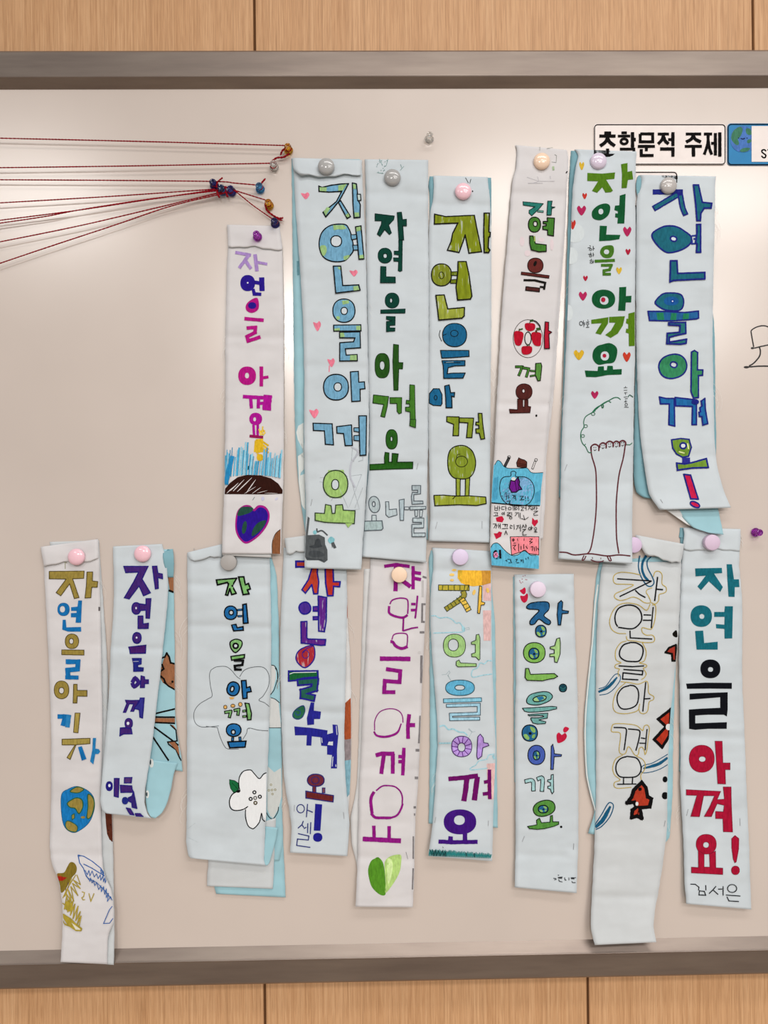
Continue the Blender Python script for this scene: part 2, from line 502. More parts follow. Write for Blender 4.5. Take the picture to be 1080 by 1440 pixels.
# whiteboard: enamel sheet in a bevelled metal frame
def board_mat():
    m, nt, b = newmat('whiteboard_enamel'); c = lin('C8BBB2')
    v = coords(nt); f = noise(nt, v, 5, 3); f2 = noise(nt, v, 700, 2)
    cc = ramp(nt, f, [(0.3, sc(c, 0.97)), (0.7, sc(c, 1.03))]); nt.links.new(cc, b.inputs['Base Color'])
    b.inputs['Roughness'].default_value = 0.34; b.inputs['Specular IOR Level'].default_value = 1.0
    rr = N(nt, 'ShaderNodeMapRange'); rr.inputs['To Min'].default_value = 0.20; rr.inputs['To Max'].default_value = 0.25
    nt.links.new(f, rr.inputs['Value']); nt.links.new(rr.outputs[0], b.inputs['Roughness'])
    bp = N(nt, 'ShaderNodeBump'); bp.inputs['Strength'].default_value = 0.04; bp.inputs['Distance'].default_value = 0.0003
    nt.links.new(f2, bp.inputs['Height']); nt.links.new(bp.outputs['Normal'], b.inputs['Normal'])
    return m
def metal_mat():
    m, nt, b = newmat('brushed_champagne_metal')
    v = coords(nt, (0.02, 1, 1)); f = noise(nt, v, 900, 3); f1 = noise(nt, coords(nt, (0.15, 1, 1)), 50, 3)
    cc = ramp(nt, f1, [(0.3, lin('857870')), (0.7, lin('96897F'))]); nt.links.new(cc, b.inputs['Base Color'])
    b.inputs['Metallic'].default_value = 0.75
    rr = N(nt, 'ShaderNodeMapRange'); rr.inputs['To Min'].default_value = 0.3; rr.inputs['To Max'].default_value = 0.5
    nt.links.new(f, rr.inputs['Value']); nt.links.new(rr.outputs[0], b.inputs['Roughness'])
    return m
METAL = metal_mat(); ENAMEL = board_mat()
BX0, BX1 = -1.25, 1.35
wb = empty('whiteboard', (0, 0.024, zb))
tag(wb, 'wide cream whiteboard with a grey brown metal frame on the oak wall', 'whiteboard')
# heights of the frame lines read on the photo's centre column
t_out = at(540, 82.5, -0.018).z; t_rid = at(540, 107.5, 0.012).z; t_in = at(540, 125.5, 0).z
b_in = at(540, 1326, 0).z; b_rid = at(540, 1347, 0.012).z; b_out = at(540, 1368.5, -0.018).z
mesh_obj('board_sheet', *box_mesh(BX0 + .01, BX1 - .01, 0.0, 0.02, b_in - 0.004, t_in + 0.004), ENAMEL, wb)
def rail(zi, zr, zo, name='frame_rail'):
    sg = 1 if zo > zi else -1
    prof = [(0.0005, zi), (-0.0105, zr - sg * 0.0012), (-0.012, zr), (-0.0112, zr + sg * 0.0015), (-0.0035, zo - sg * 0.0035), (-0.001, zo - sg * 0.0005), (0.0005, zo), (0.024, zo), (0.024, zi)]
    V = [(x, y, z) for x in (BX0 - 0.03, BX1 + 0.03) for y, z in prof]; n = len(prof)
    F = [(i, (i + 1) % n, n + (i + 1) % n, n + i) for i in range(n)] + [tuple(range(n)), tuple(range(n, 2 * n))[::-1]]
    o = mesh_obj(name, V, F, METAL, wb)
    bm = bmesh.new(); bm.from_mesh(o.data); bmesh.ops.recalc_face_normals(bm, faces=bm.faces[:]); bm.to_mesh(o.data); bm.free()
rail(t_in, t_rid, t_out); rail(b_in, b_rid, b_out)
for x0, x1 in ((BX0 - 0.03, BX0 + 0.012), (BX1 - 0.012, BX1 + 0.03)):
    xm = (x0 + x1) / 2
    V = [(x, y, z) for z in (b_out, t_out) for x, y in ((x0, 0.024), (x0, -0.001), (xm, -0.0118), (x1, 0.0), (x1, 0.024))]
    F = [(i, (i + 1) % 5, 5 + (i + 1) % 5, 5 + i) for i in range(5)] + [(4, 3, 2, 1, 0), (5, 6, 7, 8, 9)]
    mesh_obj('frame_rail', V, F, METAL, wb)

# ------------------------------------------------------------------ printed cards on the board
CARD = plastic('card_white', 'E6DCD8', 0.45, 0.3); CARDK = plastic('card_print_black', '0B0808', 0.6, 0.05)
CARDB = plastic('card_print_blue', '1A78AE', 0.45, 0.3)
def card(name, label, x0, y0, x1, y1, h=0.0012, body=None):
    c = at((x0 + x1) / 2, y1); t = empty(name, c); tag(t, label, 'sign')
    def rr(x0, y0, x1, y1, r, n=5):
        out = []
        for cx, cy, a0 in ((x1 - r, y0 + r, -90), (x1 - r, y1 - r, 0), (x0 + r, y1 - r, 90), (x0 + r, y0 + r, 180)):
            for i in range(n + 1):
                a = math.radians(a0 + 90 * i / n); out.append((cx + math.cos(a) * r, cy + math.sin(a) * r))
        return out
    q = rr(x0, y0, x1, y1, 5); n = len(q)
    V = [at(a, b, h) for a, b in q] + [at(a, b, 0.0001) for a, b in q]
    F = [tuple(range(n))[::-1], tuple(range(n, 2 * n))] + [(i, (i + 1) % n, n + (i + 1) % n, n + i) for i in range(n)]
    mesh_obj('card_sheet', V, F, body or CARD, t)
    target(Plane(h), t); fr(0, 0, 1)
    g('border'); q2 = rr(x0 + 1.2, y0 + 1.2, x1 - 1.2, y1 - 1.2, 4.5)
    _ribbon(resample(q2, 4, True), 1.25, _mi(CARDK), True, 0)
    return t
card('title_card', 'white rounded card with black Korean heading, left of the blue one, partly behind hearts banner', 835, 174, 1021, 232)
fr(820, 160, 4.154)
K = CARDK
g('letter'); s(K, 18, '124 112 164 112,95 130 190 130,143 132 143 145,143 203 143 235,92 242 192 242'); s(K, 20, '143 140 130 165 100 188,143 142 156 165 186 188', k=1)
g('letter'); s(K, 16, '224 111 256 111,203 130 276 130,215 206 297 206 297 246'); ring(K, 15, '240 161 19 15'); s(K, 20, '289 107 289 197,289 150 308 150')
g('letter'); s(K, 17, '334 117 407 117 407 163 334 163 334 117,320 190 420 190,370 190 370 218'); s(K, 18, '340 206 340 243 412 243')
g('letter'); s(K, 17, '436 118 502 118,497 150 524 150'); s(K, 19, '470 122 462 150 438 176,470 132 480 158 500 176', k=1); s(K, 19, '525 107 525 188,450 205 525 205 525 250')
g('letter'); s(K, 17, '600 118 690 118,594 190 694 190'); s(K, 19, '645 122 634 146 602 165,645 128 656 148 688 165', k=1); s(K, 20, '645 190 645 250')
g('letter'); s(K, 17, '706 118 754 118,748 172 772 172'); s(K, 17, '731 120 728 175 708 238,731 150 738 200 752 238', k=1); s(K, 18, '773 112 773 243'); s(K, 19, '799 108 799 250')
card('title_card', 'blue rounded card with white text box and drawn globe, at the right edge', 1023, 173.5, 1190, 232.5, body=CARDB)
fr(1020, 160, 16)
g('text_box'); p(CARD, '592 275 2700 275 2700 1080 592 1080')
g('drawn_globe'); e('5480C8', '400 570 285 295'); p('4E8A6E', '330 290 385 330 380 420 330 520 280 560 310 650 290 700 240 700 160 620 130 540 160 420 230 340,470 330 560 340 600 440 560 480 490 460 460 400,500 590 570 570 590 620 540 660 490 650', k=1); p('4E8A6E', '350 800 440 765 560 775 500 840 400 860 330 845', k=1)
e(CARDK, '300 545 10 14'); e(CARDK, '488 545 10 14'); s('1D2F66', 22, '345 550 395 568 445 545', k=1)
g('letter'); s(K, 34, '915 845 880 808 830 820 822 860 870 900 912 935 895 985 850 985 812 945', k=1)
g('letter'); s(K, 32, '945 812 1080 812,1010 812 1010 985')
card('title_card', 'white rounded card almost hidden behind the two top right banners', 838, 241, 953, 291)

# whiteboard pen writing
bp_ = empty('board_writing', at(1080, 520)); tag(bp_, 'thin black pen writing on the whiteboard at the right edge', 'writing')
target(Plane(0.0), bp_); fr(1020, 440, 14.4)
BLK = plastic('whiteboard_pen_ink', '17100F', 0.4, 0.4)
g('letter', base=0.1)
s(BLK, 26, '865 280 800 262 730 262 640 285 560 325 520 365,520 365 540 500 575 690,530 712 600 710 700 685 865 650', k=1)
s(BLK, 28, '690 700 710 760 700 860 640 950 560 1030 480 1075,385 1102 520 1090 700 1078 865 1078', k=1)
s(BLK, 26, '865 280 930 310 960 400 965 620,865 650 965 620,865 1078 1100 1070')
e(BLK, '550 712 32 20'); e(BLK, '430 1098 55 22')
flush()
# ------------------------------------------------------------------ banners
BLU = cloth('cloth_pale_blue', 'C2CACF'); WHT = cloth('cloth_warm_white', 'CFCCCD'); GRY = cloth('cloth_grey_white', 'C3C7C9')
TEAL = cloth('cloth_print_side_blue', '98C0CA', 0.08); TEALD = cloth('cloth_print_side_teal', '7BA5B0', 0.1); OFF = cloth('cloth_inner_white', 'D3D3D3')
STEEL = plastic('staple_steel', '9A9C9E', 0.35, 0.6)
GRP = 'hand lettered cloth banners pinned up in two rows'
def banner(label, x, y):
    flush(); t = empty('cloth_banner', at(x, y)); tag(t, label, 'banner', GRP); return t
def sheet(t, name, rows, mats=(None, None), seed=1, amp=0.5, crease=(), nu=14, label=None):
    S_ = Surf(rows, seed, amp * (1.7 if name == 'top_flap' else 1.15), crease); S_.lo = {'front_sheet': 1.2, 'top_flap': 1.9}.get(name, 0.5); S_.build(name, [mats[0], mats[1]], t, nu, label=label); return S_
def staple(S_, t, x0, y0, x1, y1):
    V = []; F = []
    h = S_.h([x0, x1], [y0, y1])
    tube_geo([at(x0, y0, h[0] - 0.0003), at(x0, y0, h[0] + 0.0005), at(x1, y1, h[1] + 0.0005), at(x1, y1, h[1] - 0.0003)], 0.0003, 5, V, F)
    mesh_obj('staple', V, F, STEEL, t)
def threads(S_, t, pts, n=5, seed=1, length=16):
    """fine frayed threads along a cut edge"""
    rnd = random.Random(seed); V = []; F = []
    for (x, y, dx) in pts:
        for _ in range(n):
            yy = y + rnd.uniform(-14, 14); h0 = float(S_.h([x], [yy])[0])
            L = length * rnd.uniform(0.4, 1.2); q = []
            for k in range(6):
                u = k / 5; q.append(at(x + dx * (0.5 + L * 0.35 * math.sin(u * 2.2)), yy + L * u * rnd.uniform(0.8, 1.1), max(0.0004, h0 - 0.0008 * u)))
            tube_geo(q, 0.00012, 4, V, F)
    o = mesh_obj('frayed_threads', V, F, cloth('thread_white', 'E4E2DE'), t); o['kind'] = 'stuff'

# ---- A: white banner at the far left of the upper row
A = banner('white banner with magenta letters and a blue heart at its foot, below the red strings', 354, 780)
sheet(A, 'back_sheet', [(322, 700, 386, 700, 6), (314, 760, 382, 762, 9.2), (313, 781, 381, 784, 10)], (OFF, OFF), 11, 0.1)
SA = sheet(A, 'front_sheet', [(320, 318, 393, 318, 1.5), (321, 346, 397, 350, 3), (319, 380, 398, 390, 4), (318, 430, 399, 440, 5), (317, 480, 399, 480, 5), (317, 560, 399, 560, 6), (316, 640, 399, 640, 7.5), (315, 700, 398, 695, 9.5), (313, 745, 396, 745, 11), (312, 779, 395, 779, 12)], (WHT, TEAL), 12, 0.5, [(470, 0.7), (690, 0.5)])
sheet(A, 'top_flap', [(319, 316, 392, 318, 2.4), (320, 328, 394, 331, 3.9), (321, 346, 397, 351, 4.4)], (WHT, TEAL), 13, 0.2)
target(SA, A); fr(300, 300, 6)
LV = 'A98BC9'
g(); s(LV, 26, '185 330 318 352'); s(LV, 28, '300 350 218 462,262 385 318 468'); s(LV, 30, '352 345 368 488'); s(LV, 22, '372 412 455 428')
NV = '2E1A9C'
g(); e(NV, '290 588 62 68'); s(NV, 30, '340 580 400 590'); s(NV, 44, '408 540 412 655'); s(NV, 28, '335 638 345 680 405 682'); e('D8D8E4', '290 586 7 7')
MG = 'C0178A'
g(); p(MG, '368 712 385 765 375 815 325 840 280 820 275 775 310 735', k=1); e(NV, '328 778 34 28'); s(MG, 30, '262 888 425 902'); s(MG, 30, '280 967 355 962 352 1004 284 1040 294 1076 398 1042')
g(); e(MG, '285 1370 75 78', hole='284 1368 17 24'); s(MG, 30, '405 1292 405 1460'); s(MG, 24, '410 1388 465 1380')
fr(300, 540, 5.54)
MP = 'B8169C'
g(); s(MP, 28, '230 98 420 108'); s(MP, 26, '290 100 296 190'); s(MP, 26, '352 110 350 190'); s(MP, 24, '350 150 430 150'); s(MP, 66, '425 85 415 205', k=0)
g(); e(MP, '330 272 50 48', hole='322 274 11 16'); s(MP, 20, '312 318 318 400'); s(MP, 20, '346 315 345 400'); s('A2165C', 22, '282 405 388 415')
g('drawn_watering_spout'); p('E0B727', '330 430 388 425 388 530 330 540'); s('E0B727', 14, '330 440 322 530,360 380 385 360 400 370,370 440 430 480,380 470 430 510,385 500 430 535,345 540 350 560'); e('E0B727', '363 572 25 27'); s('E9C84A', 10, '355 350 372 400,385 330 380 395,405 375 385 400')
g('drawn_rain')
rr_ = random.Random(5)
for i in range(44):
    x = 95 + i * 10.2 + rr_.uniform(-5, 5)
    yt = 520 - 40 * math.exp(-((x - 250) / 60) ** 2) + rr_.uniform(-30, 60); yb = 735 - 90 * (1 - ((x - 315) / 230) ** 2) * 0.3 + (60 if x < 130 else 0)
    if 320 < x < 395: yt = 600
    s(rr_.choice(['49A7CF', '66B8DB', '8ECBE2', '3E96C6']), rr_.choice([6, 9, 12]), '%d %d %d %d %d %d' % (x, yt, x - 8, (yt + yb) / 2, x - 14, yb), k=1)
s('2B92CC', 30, '150 560 118 700 98 780', k=1); s('2B92CC', 22, '125 620 108 690 95 760', k=1)
g('drawn_hill'); p('3B1A12', '88 858 92 815 130 770 190 725 260 708 370 712 450 735 505 775 540 825 538 855 420 860', k=0)
WQ = 'D9D2D2'
for q in ('118 845 195 770', '140 850 240 745', '175 850 300 730', '255 850 330 745', '105 850 160 800'): s(WQ, 7, q, taper=(0.3, 0.3))
for q in ('240 855 330 800', '300 855 370 805', '340 850 420 830', '400 850 500 852'): s(WQ, 4, q, taper=(0.3, 0.3))
g('drawn_seedling'); s('1E4A36', 30, '255 655 300 648'); s('1E4A36', 10, '282 655 284 705')
g('drawn_heart'); p('B01E8C', '312 975 350 945 405 955 438 1010 425 1090 360 1180 265 1243 210 1215 175 1150 172 1060 190 985 240 945 290 948', k=1); p('3316A0', '318 992 355 962 398 970 425 1015 412 1085 350 1170 262 1228 215 1200 186 1140 184 1060 200 992 245 958 285 962', k=1)
p('2C5A4A', '190 1000 220 960 290 958 312 975 280 1005 195 1028', k=1); e('2C5A4A', '242 1118 17 50 10'); p('2C5A4A', '300 1185 310 1130 350 1080 408 1062 395 1105 345 1160', k=1)
g('drawn_smudges'); e('BFC0DA', '385 893 12 16'); e('C8C8DE', '492 895 14 8 -40'); s('8A9A9A', 4, '305 905 322 880')
g('printed_brown_patch'); p('96603E', '523 1132 485 1165 460 1230 458 1322 520 1324 523 1225'); s('2A1A14', 4, '523 1132 485 1165 460 1230 458 1322', k=1)
threads(SA, A, [(318, 480, -1), (399, 475, 1), (316, 560, -1), (399, 620, 1)], 3, 4)

# ---- B: pale blue, blue and green patched letters with pink hearts
B = banner('pale blue banner with outlined light blue and green letters and small pink hearts', 458, 800)
SBk = sheet(B, 'back_sheet', [(410, 223, 506, 224, 0.8), (411, 300, 508, 300, 1.5), (412, 400, 510, 400, 2), (413, 500, 512, 500, 2), (415, 600, 519, 600, 2.5), (418, 660, 521, 655, 3), (424, 712, 512, 712, 3), (429, 748, 500, 748, 3.5)], (TEAL, TEAL), 21, 0.2, label='blue printed sheet behind the lettered one')
target(SBk, B); fr(400, 580, 6.26)
g('printed_white_spot'); p('D7DCDA', '168 90 122 118 104 175 118 240 172 345 172 395 118 385 128 600 170 420', k=0); p('D7DCDA', '122 390 175 400 172 500 128 545'); g('printed_white_spot'); p('D7DCDA', '126 560 180 540 185 860 160 830 122 720')
fr(400, 210, 7.2); g('printed_grey_bar'); s('6FA0AC', 24, '135 1130 140 1275')
SB = sheet(B, 'front_sheet', [(412, 228, 509, 232, 2), (414, 262, 510, 262, 4), (416, 300, 512, 300, 5), (419, 340, 514, 340, 5.5), (422, 380, 515, 380, 6), (425, 430, 516, 430, 6), (427, 480, 517, 480, 6.5), (428, 540, 518.5, 540, 7), (427.5, 590, 519, 590, 8), (428, 650, 518, 640, 9), (430, 700, 514.5, 700, 10), (430, 745, 511.5, 745, 11.5), (428, 799, 508, 801, 13.5)], (BLU, TEAL), 22, 0.6, [(312, .3), (520, .5)])
sheet(B, 'top_flap', [(411, 222, 509, 225, 2.4), (411.5, 232, 508.5, 236, 4.6), (414, 240, 508, 243, 5.8), (424, 248, 508, 246.5, 7)], (BLU, TEAL), 23, 0.25, label='folded over top edge with a wavy hem')
target(SB, B)
BK = '161A1E'; LB = '74A9C8'; LG = '9DC383'
def hrt(x, y, w, h, c='EB8098'): g('drawn_heart'); p(c, '%g %g %g %g %g %g %g %g %g %g %g %g' % (x, y - h * .25, x + w * .5, y - h * .5, x + w, y - h * .1, x + w * .3, y + h * .6, x - w * .2, y + h * .5, x - w, y - h * .35), k=1)
fr(400, 210, 7.2)
hrt(210, 465, 44, 62); hrt(700, 1248, 42, 60)
g(); p(LB, '348 372 350 425 450 432 580 425 525 530 390 638 418 684 475 620 555 520 600 440 648 348 575 350 480 362 380 385', BK, 11); p(LB, '545 535 635 700 668 680 570 520', BK, 11); p(LB, '688 340 728 350 740 450 750 520 768 560 765 688 705 692 695 560', BK, 11); p('B9CBC8', '735 455 770 455 775 515 742 520', BK, 9)
p(LG, '355 385 430 385 425 425 358 420'); p(LG, '545 365 630 352 590 415 545 420'); p(LG, '398 630 430 585 465 595 418 672'); p(LG, '618 665 645 645 660 678 638 690'); p(LG, '695 350 722 355 725 400 698 400'); p(LG, '710 640 755 638 757 680 712 684')
g(); p(LB, '500 762 610 760 650 800 675 865 695 960 695 1030 650 1090 600 1130 490 1135 400 1095 360 1020 352 940 375 850 430 790', BK, 11, k=1); P_.cur['mats'].append(BLU) if BLU not in P_.cur['mats'] else None
e(BLU, '524 930 55 55', line=BK, lw=10)
p(LG, '492 768 600 766 630 800 590 812 545 808 500 820'); p(LG, '362 980 415 975 428 1030 400 1080 375 1050', k=1); p(LG, '600 1085 660 1070 645 1100 610 1122', k=1)
p(LB, '672 865 730 862 730 905 680 915', BK, 8); p(LB, '690 972 745 970 745 1018 700 1020', BK, 8); p(LB, '720 785 775 775 805 1108 755 1112 735 900', BK, 11); p(LG, '727 790 770 782 772 822 730 832'); p(LG, '758 1072 798 1066 802 1102 760 1105')
p(LB, '495 1182 570 1182 590 1380 752 1372 766 1425 520 1455', BK, 11); p(LG, '540 1190 565 1190 567 1220 545 1210'); p(LG, '695 1388 745 1380 758 1422 700 1430')
fr(400, 400, 7.2)
hrt(330, 415, 40, 90); hrt(472, 785, 38, 80); s('EB8098', 10, '455 820 452 885'); hrt(298, 1300, 48, 85)
g(); e(LB, '602 265 112 118', line=BK, lw=10); e(BLU, '605 268 32 36', line=BK, lw=9); p(LG, '582 165 650 160 655 190 590 205'); p(LG, '520 325 555 320 565 350 535 360'); p(LB, '498 412 772 408 775 470 500 472', BK, 10); p(LG, '725 420 770 418 770 462 728 462'); p(LG, '505 448 560 440 560 466 505 466')
p(LB, '558 485 765 480 770 640 615 650 625 715 735 710 738 772 560 775 560 590 700 580 715 540 560 540', BK, 10); p(LG, '564 490 600 488 612 530 566 534'); p(LG, '665 718 730 714 732 766 662 766')
g(); e(LB, '522 1040 126 130', line=BK, lw=11); e(BLU, '540 1038 38 42', line=BK, lw=9); p(LB, '668 885 748 880 752 990 810 985 815 1055 765 1060 768 1180 682 1185', BK, 10)
fr(400, 580, 6.26)
g(); p(LB, '252 95 420 100 432 285 360 280 352 162 255 158', BK, 9); p(LB, '460 125 590 110 598 290 535 292 520 185 462 182', BK, 9); p(LB, '612 135 660 135 656 172 612 165', BK, 7); p(LB, '612 205 665 200 665 250 612 245', BK, 7); p(LB, '655 30 722 30 718 375 665 378', BK, 9)
GG = 'A2C874'
g(); p(GG, '385 508 520 505 560 640 500 755 400 750 355 700'); e(GG, '450 630 108 120', line='3A4A34', lw=9); e(BLU, '447 635 32 45', line='3A4A34', lw=8)
p(GG, '270 885 352 890 362 810 410 820 420 890 445 888 452 815 510 812 518 860 622 865 615 978 450 972 350 966 270 950', '3A4A34', 8); p(GG, '535 975 600 975 560 1015')
g('pencil_lines'); s('AEB6BA', 3, '310 575 560 560,310 610 560 640,570 560 680 545 570 830,600 640 660 850 600 860,470 670 410 780,480 660 560 840,690 660 620 840')
s('B9BCC6', 14, '590 300 650 350 590 440 580 560 620 660', k=1); s('AEB6BA', 3, '600 300 590 420 610 430 640 350,690 380 690 420 650 430')
g('painted_grey_smoke'); p('5E6366', '205 915 222 930 212 1020 205 1080 305 1075 355 1100 358 1160 378 1210 380 1300 350 1322 300 1300 200 1300 175 1270 182 1150 190 1050', k=0)
p('494E52', '215 1180 260 1165 275 1120 310 1115 320 1160 335 1180 260 1195', k=1); p('505559', '215 1230 260 1215 330 1230 350 1260 290 1275 225 1265', k=1); p('4A4F53', '190 1270 250 1290 330 1290 345 1310 300 1300 200 1300')
g('painted_drop'); e('83BFC9', '268 1055 16 18'); p('83BFC9', '382 1125 408 1092 442 1115 430 1145 405 1155', k=1); s('5E6366', 12, '285 1020 290 1050 330 1040 380 1082', k=1); p('5E6366', '412 1148 435 1140 458 1190 435 1198 425 1178 420 1195')
staple(SB, B, 439, 702, 437, 711); staple(SB, B, 424, 240.5, 434, 241.5)
threads(SB, B, [(519, 430, 1), (518, 560, 1)], 2, 6, 10)

# ---- C: dark green letters
C_ = banner('pale blue banner with solid dark green letters, grey letters at its foot', 556, 788)
sheet(C_, 'back_sheet', [(514, 226, 600, 227, 0.8), (516, 400, 601, 400, 1.5), (520, 640, 599, 650, 2), (523, 700, 602, 760, 2)], (TEAL, TEAL), 31, 0.2)
SCf = sheet(C_, 'front_sheet', [(513, 224, 602, 225, 1.5), (514, 250, 602, 250, 3.5), (515, 274, 602, 275, 4), (515, 300, 602, 300, 4), (516, 400, 603, 400, 4.5), (517.5, 500, 603, 500, 5), (519.5, 590, 603, 590, 5.5), (519, 650, 601.5, 650, 6), (515, 700, 600.5, 700, 6.5), (511, 750, 600, 745, 7.5), (509, 783, 599, 791, 9)], (BLU, TEAL), 32, 0.5, [(274, .8), (655, 1.0)])
target(SCf, C_); fr(500, 210, 7.2)
DG = '0C4A3C'; DL = '06302A'; G2 = '2C5E1E'; GL = '1A3D14'; G3 = '4A862C'
g(); p(DG, '198 652 392 675 385 712 335 765 362 845 342 862 295 812 248 880 220 858 262 755 265 722 198 722', DL, 7); p(DG, '422 640 465 636 475 712 515 708 515 775 478 772 488 915 440 915 428 720', DL, 7)
g(); e(DG, '298 1076 70 76', hole='300 1078 20 24', line=DL, lw=6); p(DG, '438 920 474 918 470 1228 450 1236 432 1228 436 1135 388 1132 384 1098 438 1100 440 1068 392 1062 392 1030 438 1030', DL, 6); p(DG, '255 1185 308 1188 308 1290 402 1292 404 1350 252 1350', DL, 6)
fr(500, 400, 7.2)
g(); e(DG, '370 162 70 76', hole='360 162 13 24', line=DL, lw=6); p(DG, '255 258 502 248 500 290 255 292', DL, 6); p(DG, '312 322 402 325 400 412 345 415 345 438 400 440 398 472 312 478 312 375 345 372 365 368 312 352', DL, 5)
g(); e(G2, '270 822 73 124', hole='270 820 26 46', line=GL, lw=6, sq=2.6); p(G2, '385 606 435 612 435 790 480 792 475 855 438 852 430 1070 388 1070 378 780', GL, 6)
g(); p(G3, '182 1118 335 1135 320 1240 295 1345 255 1335 285 1215 175 1200', GL, 7); p(G3, '348 1145 468 1145 465 1300 440 1310 420 1285 418 1205 350 1205', GL, 6); p(G3, '550 1015 598 1020 602 1240 608 1430 555 1430 552 1290 508 1282 505 1242 548 1240 545 1208 512 1208 515 1172 548 1175', GL, 6)
fr(500, 590, 7.2)
p(G3, '553 -2 610 0 608 82 548 62', GL, 6)
g(); e('2F6B22', '366 200 58 98', hole='364 196 12 26', line=GL, lw=7, sq=2.4); p('2C6A1E', '145 455 295 448 292 385 300 332 338 338 336 432 368 430 372 342 432 348 420 432 580 430 578 495 380 500 145 510', GL, 8)
PG = '5E6870'; FG = 'AFBDC1'
g(); e(FG, '190 860 55 82 -8', hole='184 856 15 25', line=PG, lw=8); p('BBC8CB', '166 968 208 968 210 1028 165 1030', PG, 7); p('A9BDBF', '88 1030 268 1025 278 1100 262 1118 88 1125', PG, 8)
g(); p('B5C3C8', '304 832 336 832 340 912 415 905 420 965 335 990 308 965', PG, 7); p('AFC0C8', '442 815 492 805 486 1020 452 1020', PG, 7); p('C2CACF', '496 885 540 885 540 912 496 912', PG, 6)
g(); p('A8B6BC', '572 668 660 668 658 752 590 760 590 825 682 825 684 852 572 858 565 780 575 735 630 738 630 715 572 715', PG, 7); p('B5C3C8', '552 880 712 880 712 905 552 915', PG, 7); p('C0CBCF', '600 918 628 918 625 980 605 980', PG, 6); p('C0CBCF', '650 918 680 918 672 985 650 985', PG, 6); p('B5C3C8', '580 998 692 998 690 1095 590 1098 590 1150 706 1148 706 1185 572 1185 570 1062 668 1058 668 1040 580 1038', PG, 7)
staple(SCf, C_, 588, 651, 586, 660)
g('printed_leaf_specks')
rr_ = random.Random(9); fr(500, 210, 7.2)
for q in ('240 95 275 165', '330 95 310 165 285 180', '215 235 285 245', '490 170 450 215', '455 150 470 190'): s('7FA6A2', 5, q, taper=(.6, .5))
for _ in range(16): e('6C9894', '%g %g 4 4' % (rr_.uniform(215, 330), rr_.uniform(100, 250)), n=8)
threads(SCf, C_, [(517, 500, -1), (603, 560, 1), (602, 330, 1)], 2, 7, 10)

# ---- D: olive green and blue letters
D_ = banner('pale blue banner under a pink magnet, with outlined olive green and dark blue letters', 646, 763)
sheet(D_, 'back_sheet', [(604, 248, 690.5, 250, 0.6), (602.5, 262, 691, 262, 0.8), (604, 280, 691, 290, 1), (606, 400, 690, 400, 1.5), (606, 600, 688, 600, 2), (610, 740, 684, 745, 2)], (TEALD, TEALD), 41, 0.1)
SD = sheet(D_, 'front_sheet', [(609, 247, 686, 249, 1.6), (610, 262, 687, 262, 3.2), (609, 280, 689, 280, 4), (605, 300, 690, 300, 4), (603, 340, 691, 340, 4.2), (603, 440, 691, 440, 4.5), (602.5, 530, 690, 530, 5), (602.5, 600, 689.5, 600, 5.5), (604, 680, 689, 680, 6), (605, 720, 688.5, 725, 7), (603.5, 761, 688, 763, 8)], (BLU, TEALD), 42, 0.55, [(287, .7), (732, .6), (745, .4)])
target(SD, D_); fr(590, 240, 7.2)
OL = '8C9A20~'; OD = '7A8A1C~'; KK = '14140F'; BB = '1D6C9A'
g(); p(OL, '152 440 265 465 480 455 555 452 575 560 600 680 628 820 500 835 480 740 462 650 440 720 400 828 282 805 320 715 335 635 388 530 250 535 150 540', KK, 11); p(OL, '655 430 708 430 702 620 718 625 712 670 700 672 695 780 712 805 700 828 655 828 650 640', KK, 12)
g(); e('8A952A~', '222 1055 102 112', line=KK, lw=10); ring(KK, 7, '222 1060 25 34'); p(OD, '318 1025 385 1022 385 1062 318 1060', KK, 7); p(OD, '318 1105 380 1100 370 1140 312 1140', KK, 7); p(OL, '390 920 472 920 500 1050 530 1270 515 1300 385 1310 370 1180 388 1020', KK, 11)
p('A2AD42~', '165 1262 250 1258 285 1400 455 1385 452 1470 430 1492 195 1512 180 1380', KK, 11)
fr(590, 430, 7.2)
g(); e(BB, '355 296 122 118', line=KK, lw=8); ring(KK, 7, '352 280 38 32'); s(KK, 6, '210 245 200 300 225 360,235 300 275 285', k=1)
p(BB, '212 452 500 452 502 512 330 525 225 530', KK, 8); p(BB, '228 555 460 555 460 605 360 608 290 625 280 688 330 682 462 680 440 732 245 735 240 610', KK, 8); s(KK, 8, '245 575 415 575'); s('9FB4BC', 5, '270 572 345 568')
g(); p(BB, '100 890 140 840 200 840 228 900 228 990 215 1012 140 1008 98 985', KK, 8, k=0); ring(KK, 7, '163 930 15 22'); p(BB, '255 812 300 800 315 880 355 878 352 922 325 915 330 1032 268 1032 265 930', KK, 9)
g(); p('8C9F2E', '275 1122 400 1125 400 1170 395 1315 338 1315 345 1200 275 1172', KK, 9); p('8FA030', '402 1135 548 1138 530 1335 475 1335 490 1185 402 1180', KK, 9); p('8C9F2E', '595 1088 632 1090 640 1200 660 1345 622 1352 605 1290 572 1288 570 1245 602 1245 600 1210 570 1205 572 1178 600 1178', KK, 9)
fr(590, 590, 7.2)
g(); p('8DA030~', '415 262 480 275 540 330 568 430 550 530 500 590 430 602 350 590 300 530 285 430 300 330 345 280', KK, 9, k=1); ring(KK, 7, '425 425 60 55'); s(KK, 6, '375 400 385 355 412 352', k=1)
p('9BAA3C', '370 595 412 600 410 785 372 780', KK, 8); p('9BAA3C', '465 600 508 590 500 775 462 785', KK, 8); p('A0AC38~', '145 768 240 765 370 775 500 772 670 785 675 850 580 870 400 862 155 872', KK, 9); s(KK, 8, '335 805 370 770')
